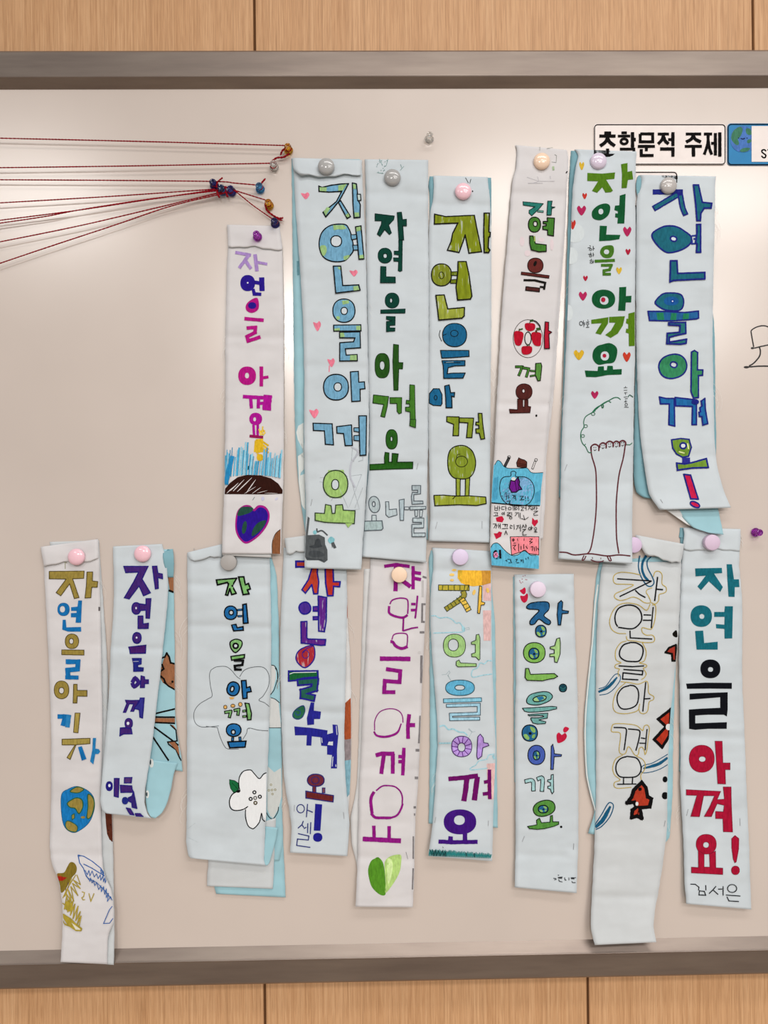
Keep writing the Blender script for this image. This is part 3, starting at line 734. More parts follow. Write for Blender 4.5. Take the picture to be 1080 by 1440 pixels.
staple(SD, D_, 615, 734, 612.5, 743); staple(SD, D_, 678, 733, 678, 743)
g('printed_mark'); fr(590, 240, 7.2); s(KK, 6, '465 70 495 125,520 85 508 130'); e(KK, '537 208 6 8')
threads(SD, D_, [(603, 380, -1), (690, 520, 1), (690, 610, 1)], 3, 3, 14)

# ---- E: white, many colours, sea picture
E_ = banner('narrow white banner with apples, a sea picture and handwritten notes at its foot', 724, 798)
sheet(E_, 'back_sheet', [(727, 207, 797, 214, 0.8), (720, 300, 796, 300, 2), (708, 420, 788, 420, 3), (702, 560, 778, 560, 4), (698, 640, 768.5, 640, 5), (696, 700, 767, 700, 6.5), (696, 756, 763.5, 758, 7.5)], (WHT, WHT), 51, 0.2)
SE = sheet(E_, 'front_sheet', [(725, 204, 797, 211, 1.6), (727, 215, 799, 222, 3.2), (726, 235, 799, 245, 5), (721, 252, 797, 262, 5.5), (718, 280, 795, 285, 5.5), (715, 320, 793, 320, 6), (711, 370, 789, 370, 6.2), (706, 430, 784, 430, 6.8), (703, 480, 780, 480, 7), (700, 540, 776, 540, 7.5), (697, 590, 771, 590, 8), (695, 640, 767, 640, 8.5), (691.5, 690, 763, 690, 9), (690, 730, 760.5, 730, 9.5), (689, 765, 759.5, 770, 10.5), (691, 794, 758, 800, 12)], (WHT, TEAL), 52, 0.5, [(268, .6), (565, .8), (752, .4)])
target(SE, E_); fr(680, 195, 7.2)
TG = '2C8478'; GN = '4C8A34'; BR = '6A2E26'; K1 = '17130F'
g(); p(TG, '400 638 605 658 560 712 488 780 460 752 462 725 520 690 402 672', '0E3630', 6); s('6FA59A', 22, '545 732 608 738', line='0E3630', lw=5); p(TG, '650 632 695 632 685 690 722 692 690 705 685 772 642 772', '0E3630', 7)
g(); e(GN, '516 870 62 76', hole='524 862 20 26', line=K1, lw=9); p(GN, '645 800 718 805 708 985 650 975 648 925 600 918 600 885 635 882 635 862 605 860 605 838 648 838', K1, 9); p(GN, '468 985 500 985 525 1062 635 1075 635 1140 560 1145 485 1125 468 1060', K1, 9); s('A5B860', 14, '515 985 520 1040')
g(); e('74302C', '525 1283 78 74', line='241010', lw=7); e(K1, '522 1265 15 28 20'); s('6A2C28', 34, '380 1362 665 1400', line='241010', lw=7)
fr(680, 390, 7.2)
s(K1, 22, '405 28 520 30 625 55 612 125', k=0); s('5C2C2A', 46, '425 112 570 128', line=K1, lw=9); s(K1, 20, '570 95 610 100')
g(); ring('5A4A48', 5, '450 620 150 192'); s(K1, 9, '480 435 530 445 570 490 575 530', k=1); ring(K1, 9, '450 618 33 65')
RD = 'C4122E'
p(RD, '420 470 465 462 520 475 515 530 460 545 425 520', k=1); s('2F5A24', 22, '470 440 505 435'); s('2F5A24', 8, '475 440 465 470')
p(RD, '320 545 400 560 395 640 370 690 325 680 308 610', k=1); s('3E6A2C', 14, '365 530 398 520'); s('5A3A1C', 9, '362 520 360 548')
p(RD, '490 560 580 565 582 640 575 692 520 688 492 640', k=1); s('3E6A2C', 26, '535 525 572 520'); s('5A3A1C', 18, '532 535 535 562')
p(RD, '388 705 440 695 490 705 485 760 440 782 392 770', k=1); s('2F4A24', 10, '440 675 445 700,460 680 465 695')
p('C01A34', '625 450 660 455 658 540 690 555 662 575 668 720 618 722 615 600', '3A0A12', 8)
g(); s(GN, 28, '320 905 392 905 355 998', line=K1, lw=6); s(GN, 28, '392 915 458 925 432 1012', line=K1, lw=6); s(GN, 20, '470 945 530 950', line=K1, lw=5); s(GN, 20, '470 1000 530 990', line=K1, lw=5); p('5F9A44', '528 872 582 868 590 900 575 1045 550 1048 525 990', K1, 8)
BN = '5E2A26'
g(); e(BN, '410 1158 82 80', hole='405 1150 14 20', line='38100E', lw=6); p(BN, '345 1232 395 1232 398 1312 415 1312 418 1235 450 1240 450 1305 478 1310 470 1370 268 1374 262 1335 345 1340', '38100E', 6)
g('full_stop'); e(K1, '535 1400 10 12', n=12)
fr(680, 620, 7.58)
SEA = '5FB6D6'
g('drawn_sea'); p(SEA, '100 260 120 250 150 208 185 225 215 270 270 292 400 292 465 290 500 330 540 342 635 338 615 500 605 688 450 690 80 660 90 400'); p('4EA5CA', '110 400 160 380 150 620 90 640'); p('4EA5CA', '545 560 610 520 602 640 548 668')
s(K1, 6, '120 255 150 208 185 225 215 270 270 292 400 292 465 290 500 330 540 342 635 338', k=1); s(K1, 12, '80 660 220 672 420 688 600 690')
g('drawn_fish'); p('7FB0DA', '290 375 290 335 318 322 345 335 345 380 440 385 510 430 540 510 530 590 490 660 420 690 310 690 230 655 185 590 172 490 190 410 230 382', K1, 7, k=1); e('D6D6D8', '320 405 24 20'); p('7A1E96', '290 420 330 430 370 385 385 440 380 470 408 515 380 520 350 545 300 548 275 500', K1, 9)
for q in ('335 420 355 540', '365 400 375 520'): s('3C1048', 6, q)
def wr(txt, w=7, c=K1): s(c, w, txt)
g('handwriting'); wr('235 590 250 590 240 630,265 575 265 620,265 600 280 600,245 645 285 640 270 665 290 662')
wr('305 580 330 580 312 610,340 575 345 635,325 595 340 595,325 612 342 612,385 590 425 590 400 620,385 630 435 625,405 605 405 628,445 590 448 620,472 590 474 618'); e(K1, '448 636 5 5', n=8); e(K1, '476 634 5 5', n=8)
g('handwriting'); wr('120 690 120 740,120 740 150 740,150 690 150 740,122 715 150 715,168 690 168 745,168 715 182 715,195 700 225 700,195 700 195 730 222 730,235 690 238 745,235 715 248 715,315 690 318 740,330 685 332 740,375 695 378 740,398 705 430 705 400 740 430 742,435 715 450 715,455 690 455 740,475 700 510 700,492 705 475 735,495 715 515 735,520 700 520 740,530 705 550 705 530 725 550 725,565 700 565 735,565 715 580 715,535 750 580 748 535 775 540 795 582 790', 6); ring(K1, 6, '280 720 16 15'); ring(K1, 6, '348 720 12 12')
g('handwriting'); wr('110 765 150 765 145 795,105 800 158 798,130 780 130 798,222 755 224 790,250 765 290 765 250 790 290 792,300 760 302 795,335 765 365 765 335 800,375 760 378 815,392 765 392 830,250 800 300 805,425 790 440 838,400 825 440 840 480 812', 6); ring(K1, 6, '205 775 10 10'); ring(K1, 6, '290 820 14 12')
def rh(x, y, r, c='C4183C'): heart(c, x, y, r)
fr(680, 620, 7.58)
g('drawn_heart'); p('D01F42', '130 820 170 805 200 802 218 835 200 868 140 860', k=0); g('drawn_heart'); p('D01F42', '520 818 545 845 575 838 582 865 545 915 515 880'); g('drawn_heart'); p('D01F42', '108 985 145 985 165 965 198 975 185 1020 135 1048')
g('handwriting'); wr('100 885 135 885 110 930,120 900 145 900 130 935,160 880 162 930,178 880 180 935,162 905 178 905,200 890 235 888 230 915,225 895 255 890 250 920,195 935 262 932,240 955 225 1000,240 965 255 1000,285 895 310 910,285 905 285 930 305 930,325 890 328 945,350 905 375 900 350 945,375 925 390 925,392 890 395 965', 7); wr('425 890 410 930,425 900 440 925,450 885 452 930,450 905 462 905,415 945 450 942 418 970 420 1005 460 1000,510 905 512 950,512 925 530 925,540 970 575 972,548 950 548 970,560 950 560 970', 7); ring(K1, 7, '492 935 13 14'); ring(K1, 6, '555 935 12 13')
g('drawn_pink_sign'); p('F08A94', '285 1022 400 1020 590 1022 590 1215 480 1200 440 1170 300 1215', K1, 6); wr('318 1040 318 1070,360 1040 365 1068,432 1040 432 1065,490 1045 520 1045 490 1075 520 1078 490 1100,320 1090 345 1090,310 1115 345 1110 320 1140 340 1165,375 1095 375 1180,400 1120 400 1160,430 1100 430 1150,450 1120 470 1150,505 1130 525 1125 520 1170,540 1130 545 1175,560 1120 565 1170,575 1140 590 1165', 7); ring(K1, 6, '318 1055 10 12')
g('drawn_water'); p(SEA, '75 1140 95 1100 130 1088 165 1100 215 1155 260 1195 310 1220 370 1210 430 1175 460 1185 490 1210 590 1225 590 1365 80 1325 72 1225'); s(K1, 7, '78 1135 100 1100 135 1088 168 1102 215 1155 262 1197 310 1222 370 1212 410 1178 440 1165 465 1185 500 1215 560 1220', k=1)
g('drawn_bloom'); e('171018', '140 1212 42 50'); e('E08AB0', '132 1215 24 30', n=16); s('171018', 22, '175 1160 180 1255,165 1210 190 1210'); s('171018', 5, '120 1200 150 1230,115 1230 140 1195')
g('handwriting'); wr('230 1280 245 1270 250 1290,255 1260 290 1265 285 1285,265 1300 300 1298 290 1275,340 1265 360 1262 345 1290,350 1300 380 1298,392 1270 408 1270 400 1290,420 1262 425 1300,450 1250 455 1265,475 1235 478 1258', 7)
g('drawn_cake'); p('6A342A', '375 180 400 192 440 205 462 225 460 280 410 285 360 275 352 232', K1, 6); s('3A1812', 5, '360 235 455 255,365 255 450 270')
g('drawn_stick'); s('4A4A4C', 30, '225 275 275 175', line=K1, lw=8); ring(K1, 5, '272 172 17 14'); g('drawn_stick'); s('DAD6D6', 24, '520 300 552 215', line='3A3A3A', lw=6); ring(K1, 5, '560 202 15 14')
g('pencil_marks'); fr(680, 195, 7.2); s('BDBBC0', 4, '440 390 560 430,545 380 560 430 500 450,560 430 720 430,675 375 680 410,450 450 600 450'); g('pink_smudge'); e('DCCDD1', '390 1040 24 48'); g('pink_smudge'); e('DCCDD1', '445 1160 30 30'); g('pink_smudge'); e('DCCDD1', '692 1070 18 60'); g('pink_smudge'); e('DCCDD1', '585 1025 30 22')
g('printed_edge_mark'); s('3C3634', 12, '848 330 835 350')
g('drawn_green_mark'); s('A9BE9A', 22, '705 280 708 320'); s('9FA49C', 4, '720 160 740 170 735 240 690 235,570 80 570 120,640 100 700 90')
threads(SE, E_, [(770, 560, 1), (700, 540, -1), (779, 470, 1)], 3, 8, 18)
fr(680, 390, 7.2)

# ---- F: green letters, many little hearts, a tree of faces
F_ = banner('pale blue banner with green letters, scattered hearts and a drawn tree trunk with faces', 838, 793)
SFb = sheet(F_, 'back_sheet', [(803, 212, 890, 214, 0.7), (801, 235, 890, 235, 1), (800, 270, 890, 270, 2), (799, 310, 890, 310, 3), (797, 370, 890, 370, 3.5), (794.5, 460, 890, 460, 4), (791.5, 550, 888, 550, 4.5), (788, 620, 886, 620, 5), (786, 700, 884, 700, 6)], (TEALD, TEALD), 61, 0.1, label='blue printed sheet behind the lettered one')
SF = sheet(F_, 'front_sheet', [(808, 210, 895, 213, 1.6), (813, 219, 894, 225, 3.5), (810, 235, 894, 240, 6), (806, 260, 893.5, 262, 6), (804, 290, 893.5, 290, 6), (803, 320, 894, 325, 6.3), (800, 380, 893.5, 380, 6.6), (798, 440, 893, 440, 7), (795.5, 500, 893, 500, 7.2), (793, 550, 891.5, 550, 7.6), (790.5, 600, 891, 600, 8), (788.5, 680, 890, 680, 9.5), (787, 730, 889, 740, 11), (785, 786, 889, 793, 13.5)], (BLU, TEALD), 62, 0.45, [(225, .5), (560, .3), (685, .4)])
target(SF, F_); fr(780, 200, 7.2)
g('printed_cloud'); e('CDD5D8', '205 920 95 95'); g('printed_cloud'); e('CDD5D8', '165 1150 70 85')
FG1 = '5B8A1C'; FG2 = '136236'; FG3 = '4E8228'
def hh_(x, y, rx, ry, c): g('drawn_heart'); p(c, '%g %g %g %g %g %g %g %g %g %g %g %g' % (x, y - ry * .45, x + rx * .55, y - ry, x + rx, y - ry * .35, x, y + ry, x - rx, y - ry * .35, x - rx * .55, y - ry), k=1)
YE = 'D8B43A'; RR = 'CC3A30'; PK = 'BE2A60'; CR = 'BB2340'
hh_(274, 240, 26, 42, YE); hh_(304, 545, 24, 32, RR); hh_(272, 692, 46, 50, PK); hh_(182, 835, 32, 50, RR); hh_(735, 905, 42, 50, PK); hh_(743, 1110, 26, 32, CR); hh_(652, 1300, 30, 36, YE); hh_(312, 1378, 24, 28, CR)
g(); p(FG1, '332 310 480 318 612 305 605 370 520 378 590 490 570 505 515 510 482 455 430 512 378 492 440 395 330 392'); p(FG1, '672 222 738 210 738 300 785 290 795 375 742 380 730 462 678 465 682 320')
g(); p(FG2, '440 640 520 620 562 650 545 735 470 788 390 770 380 700', k=1); e(SF and BLU, '468 702 24 28'); p(FG2, '660 540 718 522 712 700 705 822 635 822 640 765 612 758 615 718 640 722 640 698 605 685 612 642 655 638'); p(FG2, '458 845 530 848 522 935 665 938 655 980 560 995 450 1000')
g(); p(FG3, '530 1045 590 1050 600 1110 570 1165 500 1168 460 1120 480 1065', k=1); e(BLU, '525 1110 26 24'); s(FG3, 30, '405 1205 520 1200 610 1195'); s(FG3, 28, '470 1245 575 1245 555 1290 500 1300 500 1335 570 1335', k=0)
SM = '2A2E30'
g('handwriting'); s(SM, 6, '355 1045 365 1055,335 1068 365 1068,390 1050 392 1095,392 1075 405 1075,360 1118 370 1125,340 1135 375 1132,390 1118 392 1155,392 1138 400 1138,370 1180 375 1190,355 1195 380 1195,390 1190 390 1225,390 1210 398 1210'); ring(SM, 5, '365 1085 13 9'); ring(SM, 5, '365 1150 12 9'); ring(SM, 5, '372 1215 12 9')
fr(780, 380, 7.2)
hh_(286, 262, 42, 46, PK); hh_(245, 858, 52, 52, 'D9B030'); hh_(730, 878, 40, 50, 'D2402C'); hh_(406, 1262, 38, 40, PK)
g('printed_cloud'); e('CDD5D8', '140 430 45 80')
g(); e(FG2, '495 292 118 96', hole='502 305 44 44'); e(CR, '492 298 22 24', n=14); p(FG2, '655 172 725 168 722 262 778 258 775 325 720 325 715 410 642 408 652 300')
g(); p(FG1, '370 502 545 475 540 540 468 652 412 638 475 535 372 542'); p(FG1, '552 472 712 465 690 560 640 640 568 685 512 655 570 610 615 530 552 530'); p('5F8B14', '748 438 818 422 820 765 752 768 750 640 720 630 725 590 745 595 745 545 722 535 728 490 745 492')
g('handwriting'); s(SM, 6, '292 508 296 575,296 535 310 535,296 550 310 550,335 500 340 512,318 525 350 522,332 555 335 572,318 578 352 576'); ring(SM, 6, '268 538 16 20'); ring(SM, 5, '335 542 12 9')
g(); p(FG2, '480 752 560 738 625 780 632 850 600 930 520 945 440 955 388 900 390 820 430 770', k=1); e(BLU, '508 868 42 46'); e(CR, '504 866 20 20', n=14)
p(FG2, '305 1015 435 1020 440 975 498 972 500 1012 528 1012 535 968 588 968 592 1005 680 1000 678 1055 540 1060 420 1082 318 1080')
g('handwriting'); s(SM, 5, '700 1190 735 1188,718 1175 718 1190,700 1215 735 1215,705 1240 735 1238,718 1240 718 1262,700 1285 735 1280,712 1300 740 1300,705 1330 735 1325,720 1312 720 1340,705 1385 750 1388'); ring(SM, 5, '725 1360 12 14')
s('1F5F48', 8, '742 1285 760 1262 795 1285', k=1)
GV = '2C7A56'
g('drawn_tree_crown'); s(GV, 10, '380 1440 420 1395 480 1360 540 1325 600 1292 640 1290 668 1310', k=1); s(GV, 8, '545 1325 572 1340,480 1362 478 1392 492 1390 490 1360', k=1)
fr(780, 560, 6)
s(GV, 8, '318 120 400 50 450 22', k=1); s(GV, 7, '345 105 318 120 262 155 245 200 248 240 225 280 220 330 235 380 262 410 285 455 312 458', k=1)
for q in ('325 132 15 12', '262 235 15 12', '238 318 14 12', '405 65 9 11'): ring(GV, 5, q)
s(GV, 6, '248 400 262 385,605 390 635 392 655 375', k=1)
MR = '6E3038'
g('drawn_tree_trunk'); s(MR, 11, '308 405 312 480 345 600 352 740 352 900 340 1060 320 1200 300 1280 278 1310', k=1); s(MR, 11, '598 380 580 500 545 640 528 780 520 900 520 1080 525 1200 542 1310', k=1)
s(MR, 11, '38 1298 100 1302 170 1322 300 1312 440 1330 540 1322 640 1330', k=1)
s(MR, 9, '248 1325 232 1365 250 1360 265 1330,445 1335 462 1370 478 1368 465 1335,305 1362 350 1380 400 1378 412 1368', k=1); s(MR, 5, '318 1340 320 1355,390 1345 390 1358')
g('drawn_face')
for x, y, r in ((340, 420, 32), (408, 402, 26), (465, 390, 28), (522, 388, 26), (574, 380, 24)):
    s(MR, 12, '%g %g %g %g %g %g %g %g %g %g' % (x - r, y + r * .6, x - r, y - r * .4, x, y - r, x + r, y - r * .4, x + r, y + r * .8), k=1)
    s('3A2426', 5, '%g %g %g %g,%g %g %g %g,%g %g %g %g %g %g' % (x - 9, y - 10, x - 9, y, x + 8, y - 10, x + 8, y, x - 11, y + 14, x, y + 22, x + 12, y + 12))
staple(SF, F_, 797.5, 653, 794, 662)
threads(SF, F_, [(799, 400, -1), (793, 560, -1)], 2, 2, 14)

# ---- G: teal letters, curling tail
G_ = banner('pale blue banner with navy outlined teal letters and a curling blue tail', 970, 750)
SGb = sheet(G_, 'back_sheet', [(897, 246, 1004, 250, 0.6), (894, 270, 1003, 275, 0.8), (895, 400, 1000, 400, 1), (894, 500, 1005, 470, 2), (892.5, 560, 1006, 560, 3), (891.5, 620, 1007, 640, 3.5), (891, 670, 1000, 690, 4), (895, 692, 1005, 705, 4.5), (906, 700, 1010, 712, 5)], (TEALD, TEALD), 71, 0.1, label='blue printed sheet behind the lettered one')
SGt = sheet(G_, 'tail_sheet', [(935, 700, 1005, 700, 3), (949, 714, 1010, 716, 4.5), (961, 729, 1012.5, 728, 6.5), (975, 742, 1015, 740, 8.5), (998, 749.5, 1017.5, 752, 10)], (TEAL, OFF), 72, 0.05, nu=10, label='light blue tail of the banner')
sheet(G_, 'tail_lining', [(918, 700, 950, 706, 4.5), (930, 712, 955, 716, 5), (948, 725, 962, 729, 6.4), (966, 737.5, 972, 740, 7.6)], (OFF, OFF), 73, 0.05, nu=6)
SG = sheet(G_, 'front_sheet', [(900, 246, 1007, 248, 1.6), (902, 256, 1006, 260, 3.2), (896, 276, 1005.5, 275, 4.2), (894.5, 330, 1005, 320, 4.4), (894, 400, 1003, 400, 4.8), (895, 500, 1002, 480, 5), (897, 560, 1003.5, 560, 5.5), (900, 610, 1005, 620, 6.2), (906, 655, 1008.5, 655, 7.5), (913, 695, 1018, 690, 9.5), (928, 717, 1028, 714, 13)], (BLU, TEALD), 74, 0.45, [(515, .6), (641, .5)])
sheet(G_, 'fold_loop', [(896, 249, 899, 246, 1.4), (894.5, 258, 902, 252, 4.5), (895, 268, 901.5, 262, 5.2), (896.5, 276, 898, 274, 4.4)], (TEALD, TEALD), 75, 0.02, nu=4)
target(SG, G_); fr(885, 240, 7.2)
TN = '237286'; NL = '232A8E'; GT = '3C9466'
g(); s('2A3A92', 52, '240 215 540 215', line=NL, lw=20); s(TN, 62, '500 235 245 385', line=NL, lw=14); s(TN, 58, '515 240 540 370 572 450', line=NL, lw=15, k=1); p(TN, '650 145 700 145 740 320 835 330 828 378 760 378 725 430 720 505 685 505 672 330', NL, 15)
g(); p(TN, '375 560 480 568 570 620 625 670 620 735 530 800 400 830 320 790 250 710 230 645 285 595', NL, 14, k=1); e('D2DAE0', '448 690 32 24 15', line=NL, lw=14); s('2D3C9C', 16, '630 660 680 655,635 705 635 740 680 738,650 690 680 690'); p(TN, '682 545 722 545 722 825 680 825 685 740 672 730 685 620', NL, 15)
p(TN, '418 912 482 912 490 1040 765 1030 765 1095 450 1110 412 1125', NL, 15)
g(); p(TN, '370 1240 500 1245 545 1290 545 1370 500 1415 370 1410 290 1370 262 1330 310 1270', NL, 13, k=1); e('1F62A8', '425 1320 75 45'); e('D2DAE8', '438 1322 15 14', line='1C4AA0', lw=12, n=14)
fr(885, 420, 7.2)
p('2A6AA6', '190 128 330 128 560 140 700 125 702 195 680 205 430 225 205 220', NL, 13)
p('2A8C64', '275 145 345 140 355 215 285 215'); p('2A8C64', '425 145 480 148 475 218 415 215'); p('2A8C64', '548 150 605 150 600 205 540 210')
p('2E7E80', '400 245 570 240 572 350 480 370 405 390 405 440 580 410 575 450 520 460 380 455 385 350 510 340 515 270 400 265', NL, 15)
g(); e(GT, '440 685 142 120 -15', hole='450 668 34 28 15', line=NL, lw=13); p(GT, '630 540 660 525 692 545 690 720 745 722 742 775 700 778 700 1000 650 1005 625 940', NL, 13)
g(); p('2470B0', '305 995 370 1010 455 1010 460 1290 400 1275 405 1065 315 1065', NL, 13); p('2470B0', '465 1000 680 1025 680 1275 635 1275 640 1090 470 1085', NL, 13); p('2470B0', '728 1035 765 1010 770 1120 795 1265 745 1280 735 1195 710 1190 705 1150 722 1145 715 1105 735 1085', NL, 13); e(NL, '668 1045 38 26')
fr(885, 590, 7.2)
g(); p('7AA038', '428 205 520 192 605 200 628 280 600 370 540 382 480 350 440 290', NL, 13, k=0); e('D6DCE2', '545 265 30 28', line=NL, lw=15); s('D9E2A0', 14, '500 325 560 340,590 240 600 300')
s('3434A0', 80, '575 385 575 445'); p('7AA038', '480 440 560 450 640 435 780 395 800 485 640 490 488 512', NL, 15)
g('exclamation_mark'); p('D01F4E', '552 555 620 562 698 805 622 802', NL, 14); e('D01F4E', '665 860 50 24 25', line=NL, lw=13)
staple(SG, G_, 929, 702, 932, 707)
g('printed_specks'); fr(885, 420, 7.2)
threads(SG, G_, [(1003, 300, 1), (1003, 545, 1)], 3, 5, 30); threads(SGb, G_, [(899, 600, 1), (902, 650, 1)], 3, 5, 16)
flush()
# ================================================================== lower row
# ---- H
H_ = banner('long white banner with gold and blue letters and a blue and gold globe', 120, 1357)
SHb = sheet(H_, 'back_sheet', [(70, 762, 139, 760, 0.8), (75, 830, 144, 830, 1.5), (80, 900, 149, 900, 2), (85, 950, 152, 955, 2), (85, 1030, 151, 1030, 2.2), (85, 1100, 153, 1100, 2.4), (85, 1145, 157.5, 1145, 2.6), (88, 1190, 159, 1190, 3), (95, 1250, 160, 1250, 5), (100, 1300, 161, 1295, 9.5), (105, 1340, 160.5, 1340, 13), (110, 1353, 160, 1357, 13.6)], (GRY, OFF), 81, 0.1)
target(SHb, H_); fr(50, 1140, 6.54)
g('printed_brown_patch'); p('6A3424', '640 12 712 20 710 290 680 265 658 215 648 130')
for q in ('690 130', '672 180', '665 210'): e('2A1A18', q + ' 6 5', n=8)
SH = sheet(H_, 'front_sheet', [(59, 775, 139, 770, 1.6), (62, 800, 140, 795, 3), (64, 840, 141, 835, 4.5), (67, 900, 142, 895, 5), (69.5, 955, 143, 955, 5), (71.5, 1020, 144, 1020, 5), (72, 1080, 143, 1080, 5), (71.5, 1140, 142, 1140, 5.2), (70, 1190, 143, 1180, 6), (73, 1215, 144, 1210, 7), (80, 1231, 147, 1230, 9), (84.5, 1250, 155, 1247, 10), (87.5, 1275, 159, 1264, 12), (88, 1300, 160, 1295, 14), (87, 1325, 152, 1318, 15), (85, 1353, 151, 1356, 15.5)], (WHT, OFF), 82, 0.45, [(1205, .5)])
sheet(H_, 'top_flap', [(57, 769, 138, 758, 2.6), (58, 776, 138.5, 768, 4.6), (60, 785, 138.5, 778, 5.3), (62, 795, 138, 787, 5.8)], (WHT, OFF), 83, 0.4, label='folded over top edge with skewed hem')
target(SH, H_); fr(50, 750, 7.2)
GO = 'A48F45'; GK = '5E4E1C'; BL = '1878BE'; BD = '1566A6'
g(); p(GO, '138 385 492 382 488 455 375 460 440 650 392 660 345 510 255 632 208 600 310 462 138 460', GK, 6); p(GO, '520 392 578 390 575 482 630 488 625 545 568 545 560 650 500 655 515 520', GK, 6)
g(); e(BL, '283 770 60 65', hole='272 768 28 34', line=BD, lw=3); p(BL, '432 680 470 680 460 905 405 905 410 850 358 850 358 808 415 805 415 785 360 785 360 748 425 742'); p(BL, '275 875 305 875 312 952 460 948 462 995 330 995 270 975')
g(); e(GO, '368 1093 68 74', hole='362 1092 22 28', line=GK, lw=6); p(GO, '265 1180 490 1182 490 1232 265 1228', GK, 6)
s(BL, 48, '305 1300 430 1300 425 1375 325 1385 330 1440')
fr(50, 950, 7.2)
s(BL, 40, '300 18 435 20')
g(); e(GO, '263 145 74 90', hole='262 152 26 32', line=GK, lw=6); p(GO, '385 88 420 88 420 150 520 150 520 210 422 208 418 278 380 278', GK, 6)
g(); s(BL, 46, '222 415 300 415 275 510'); s('2F88C6', 46, '310 415 335 420 322 525'); p('B19C50', '400 380 450 380 430 580 385 575', GK, 6)
g(); p('AD9A4F', '268 645 552 635 550 690 410 700 350 850 318 830 400 702 268 702', GK, 6); p(BL, '430 725 468 715 515 845 468 862'); p('2B86C4', '580 632 612 632 605 740 640 745 655 770 635 795 605 795 585 900 552 870 575 750')
g('drawn_globe'); p('1C80C8', '262 1210 330 1150 420 1122 520 1160 580 1220 598 1300 585 1390 540 1490 460 1560 380 1590 300 1540 265 1420', '1E5A80', 4, k=1)
p(GO, '350 1170 420 1128 488 1150 440 1185 380 1185', '2E6E46', 8, k=1); p(GO, '320 1295 370 1255 420 1238 470 1260 478 1330 440 1398 400 1345 350 1335', '2E6E46', 9, k=1); p(GO, '530 1205 575 1230 595 1310 560 1430 520 1440 530 1330', '2E6E46', 8, k=1)
p(GO, '365 1415 392 1398 395 1440 370 1460', '2E6E46', 6); p(GO, '310 1480 345 1475 420 1525 410 1580 340 1570 305 1530', '2E6E46', 6, k=1); e(GO, '480 1435 22 12', n=14)
fr(50, 1140, 6.54)
GQ = 'B29C3A'
g('drawn_bird'); p('8F7A2C', '198 580 260 570 290 520 318 475 355 480 378 520 372 570 330 620 300 680 270 730 235 755 225 690 212 640', k=1); p('B8281C', '200 600 290 615 250 645 215 645'); s('B8281C', 4, '205 585 240 605')
zig = []
for i in range(13): zig.append('%d %d' % ((375 if i % 2 else 330) + i * 2 * (0 if i > 6 else 1), 590 + i * 14) if i % 2 == 0 else '%d %d' % (412 - i, 620 + i * 13))
s(GQ, 9, '370 590 300 700 250 805,380 590 412 680 350 640 410 715 340 670 388 780 325 700 350 830 300 730 330 840 280 760 300 850,330 620 280 760 265 790')
s('7A5A5A', 5, '298 660 296 680,304 695 300 712,280 715 276 735')
s(GQ, 10, '285 790 265 905 320 800 295 930 345 830 320 960 360 860 345 990 390 880 370 1010 410 930 385 1040 418 970 400 1060,245 850 290 880,250 950 330 1000 380 1060 420 1080')
p('B5A03C', '280 830 340 850 345 920 300 930 268 900'); p('B5A03C', '250 945 320 1000 390 1050 430 1085 420 1110 370 1108 300 1060 255 990'); p('DAD6C4', '330 1030 400 1080 415 1095 370 1095')
s(GQ, 7, '250 1010 270 1050 330 1070,255 1030 300 1060')
g('letter', label='thin gold pen letters'); s('B7A24A', 9, '425 745 450 755 442 790 425 800 435 820 455 818,490 760 508 835 538 760', k=0)
g('drawn_fish'); B2 = '2C66B4'
s(B2, 8, '390 408 445 420 520 465 600 530 632 580,390 408 405 480 440 530 465 600 480 620,440 490 520 530 600 580,630 560 600 545 605 580 630 600 612 560')
s(B2, 6, '455 545 475 590 490 550 500 600 520 555 540 610 560 580 575 625 595 590 600 640 620 600 625 655 640 610 640 665 655 630,465 595 500 650 505 620 520 665 530 640 545 690 560 660 580 725 600 690 605 745 625 700 635 770 650 720 650 800 670 760 660 835 690 790 700 820,480 620 560 660 650 750 705 825,390 405 402 420 412 412')
s(B2, 7, '705 880 680 910 650 980 625 1038 680 1035 712 990')
g('printed_edge_mark'); fr(50, 750, 7.2); s('6A6466', 18, '645 745 645 785'); s('4E4A4A', 16, '610 68 628 64'); s('5A5654', 10, '655 500 655 520')
g('printed_leaf_specks'); s('A2A284', 7, '430 95 445 100,520 130 530 140,300 290 300 360,290 290 320 300')
threads(SH, H_, [(141, 830, 1), (144, 980, 1)], 3, 31, 22)

# ---- I
I_ = banner('narrow pale blue banner with purple letters, bottom curled up showing its blue lining', 200, 1151)
SIb = sheet(I_, 'back_sheet', [(205, 774, 243, 772, 1), (205, 800, 244, 800, 2), (205, 860, 245, 860, 2.5), (205, 930, 246, 930, 3), (205, 1000, 246.5, 1000, 3.5), (200, 1030, 249, 1030, 4), (200, 1065, 255, 1064, 4), (200, 1075, 257, 1085, 4)], (TEAL, OFF), 91, 0.1, label='blue printed sheet behind the lettered one')
target(SIb, I_); fr(140, 760, 7.2)
BRN = 'A9714F'; OK_ = '14120F'
g('printed_animal_picture'); p('5F99A8', '640 150 690 90 750 95 750 270 690 285', k=0); p(BRN, '680 290 752 280 752 520 712 510'); s(OK_, 20, '655 180 675 280 752 272,715 95 742 140,752 148 690 150 680 180 752 225,700 505 752 525', k=1)
g('printed_animal_picture'); p(BRN, '650 1200 690 1135 715 1200 720 1240 765 1250 765 1470 640 1440 605 1370 620 1300'); s(OK_, 18, '630 1190 660 1180 680 1140 705 1180 720 1240 768 1250,630 1250 650 1300 610 1330,615 1370 650 1400 670 1450', k=0); e(OK_, '738 1430 12 12', n=12)
fr(140, 960, 7.2)
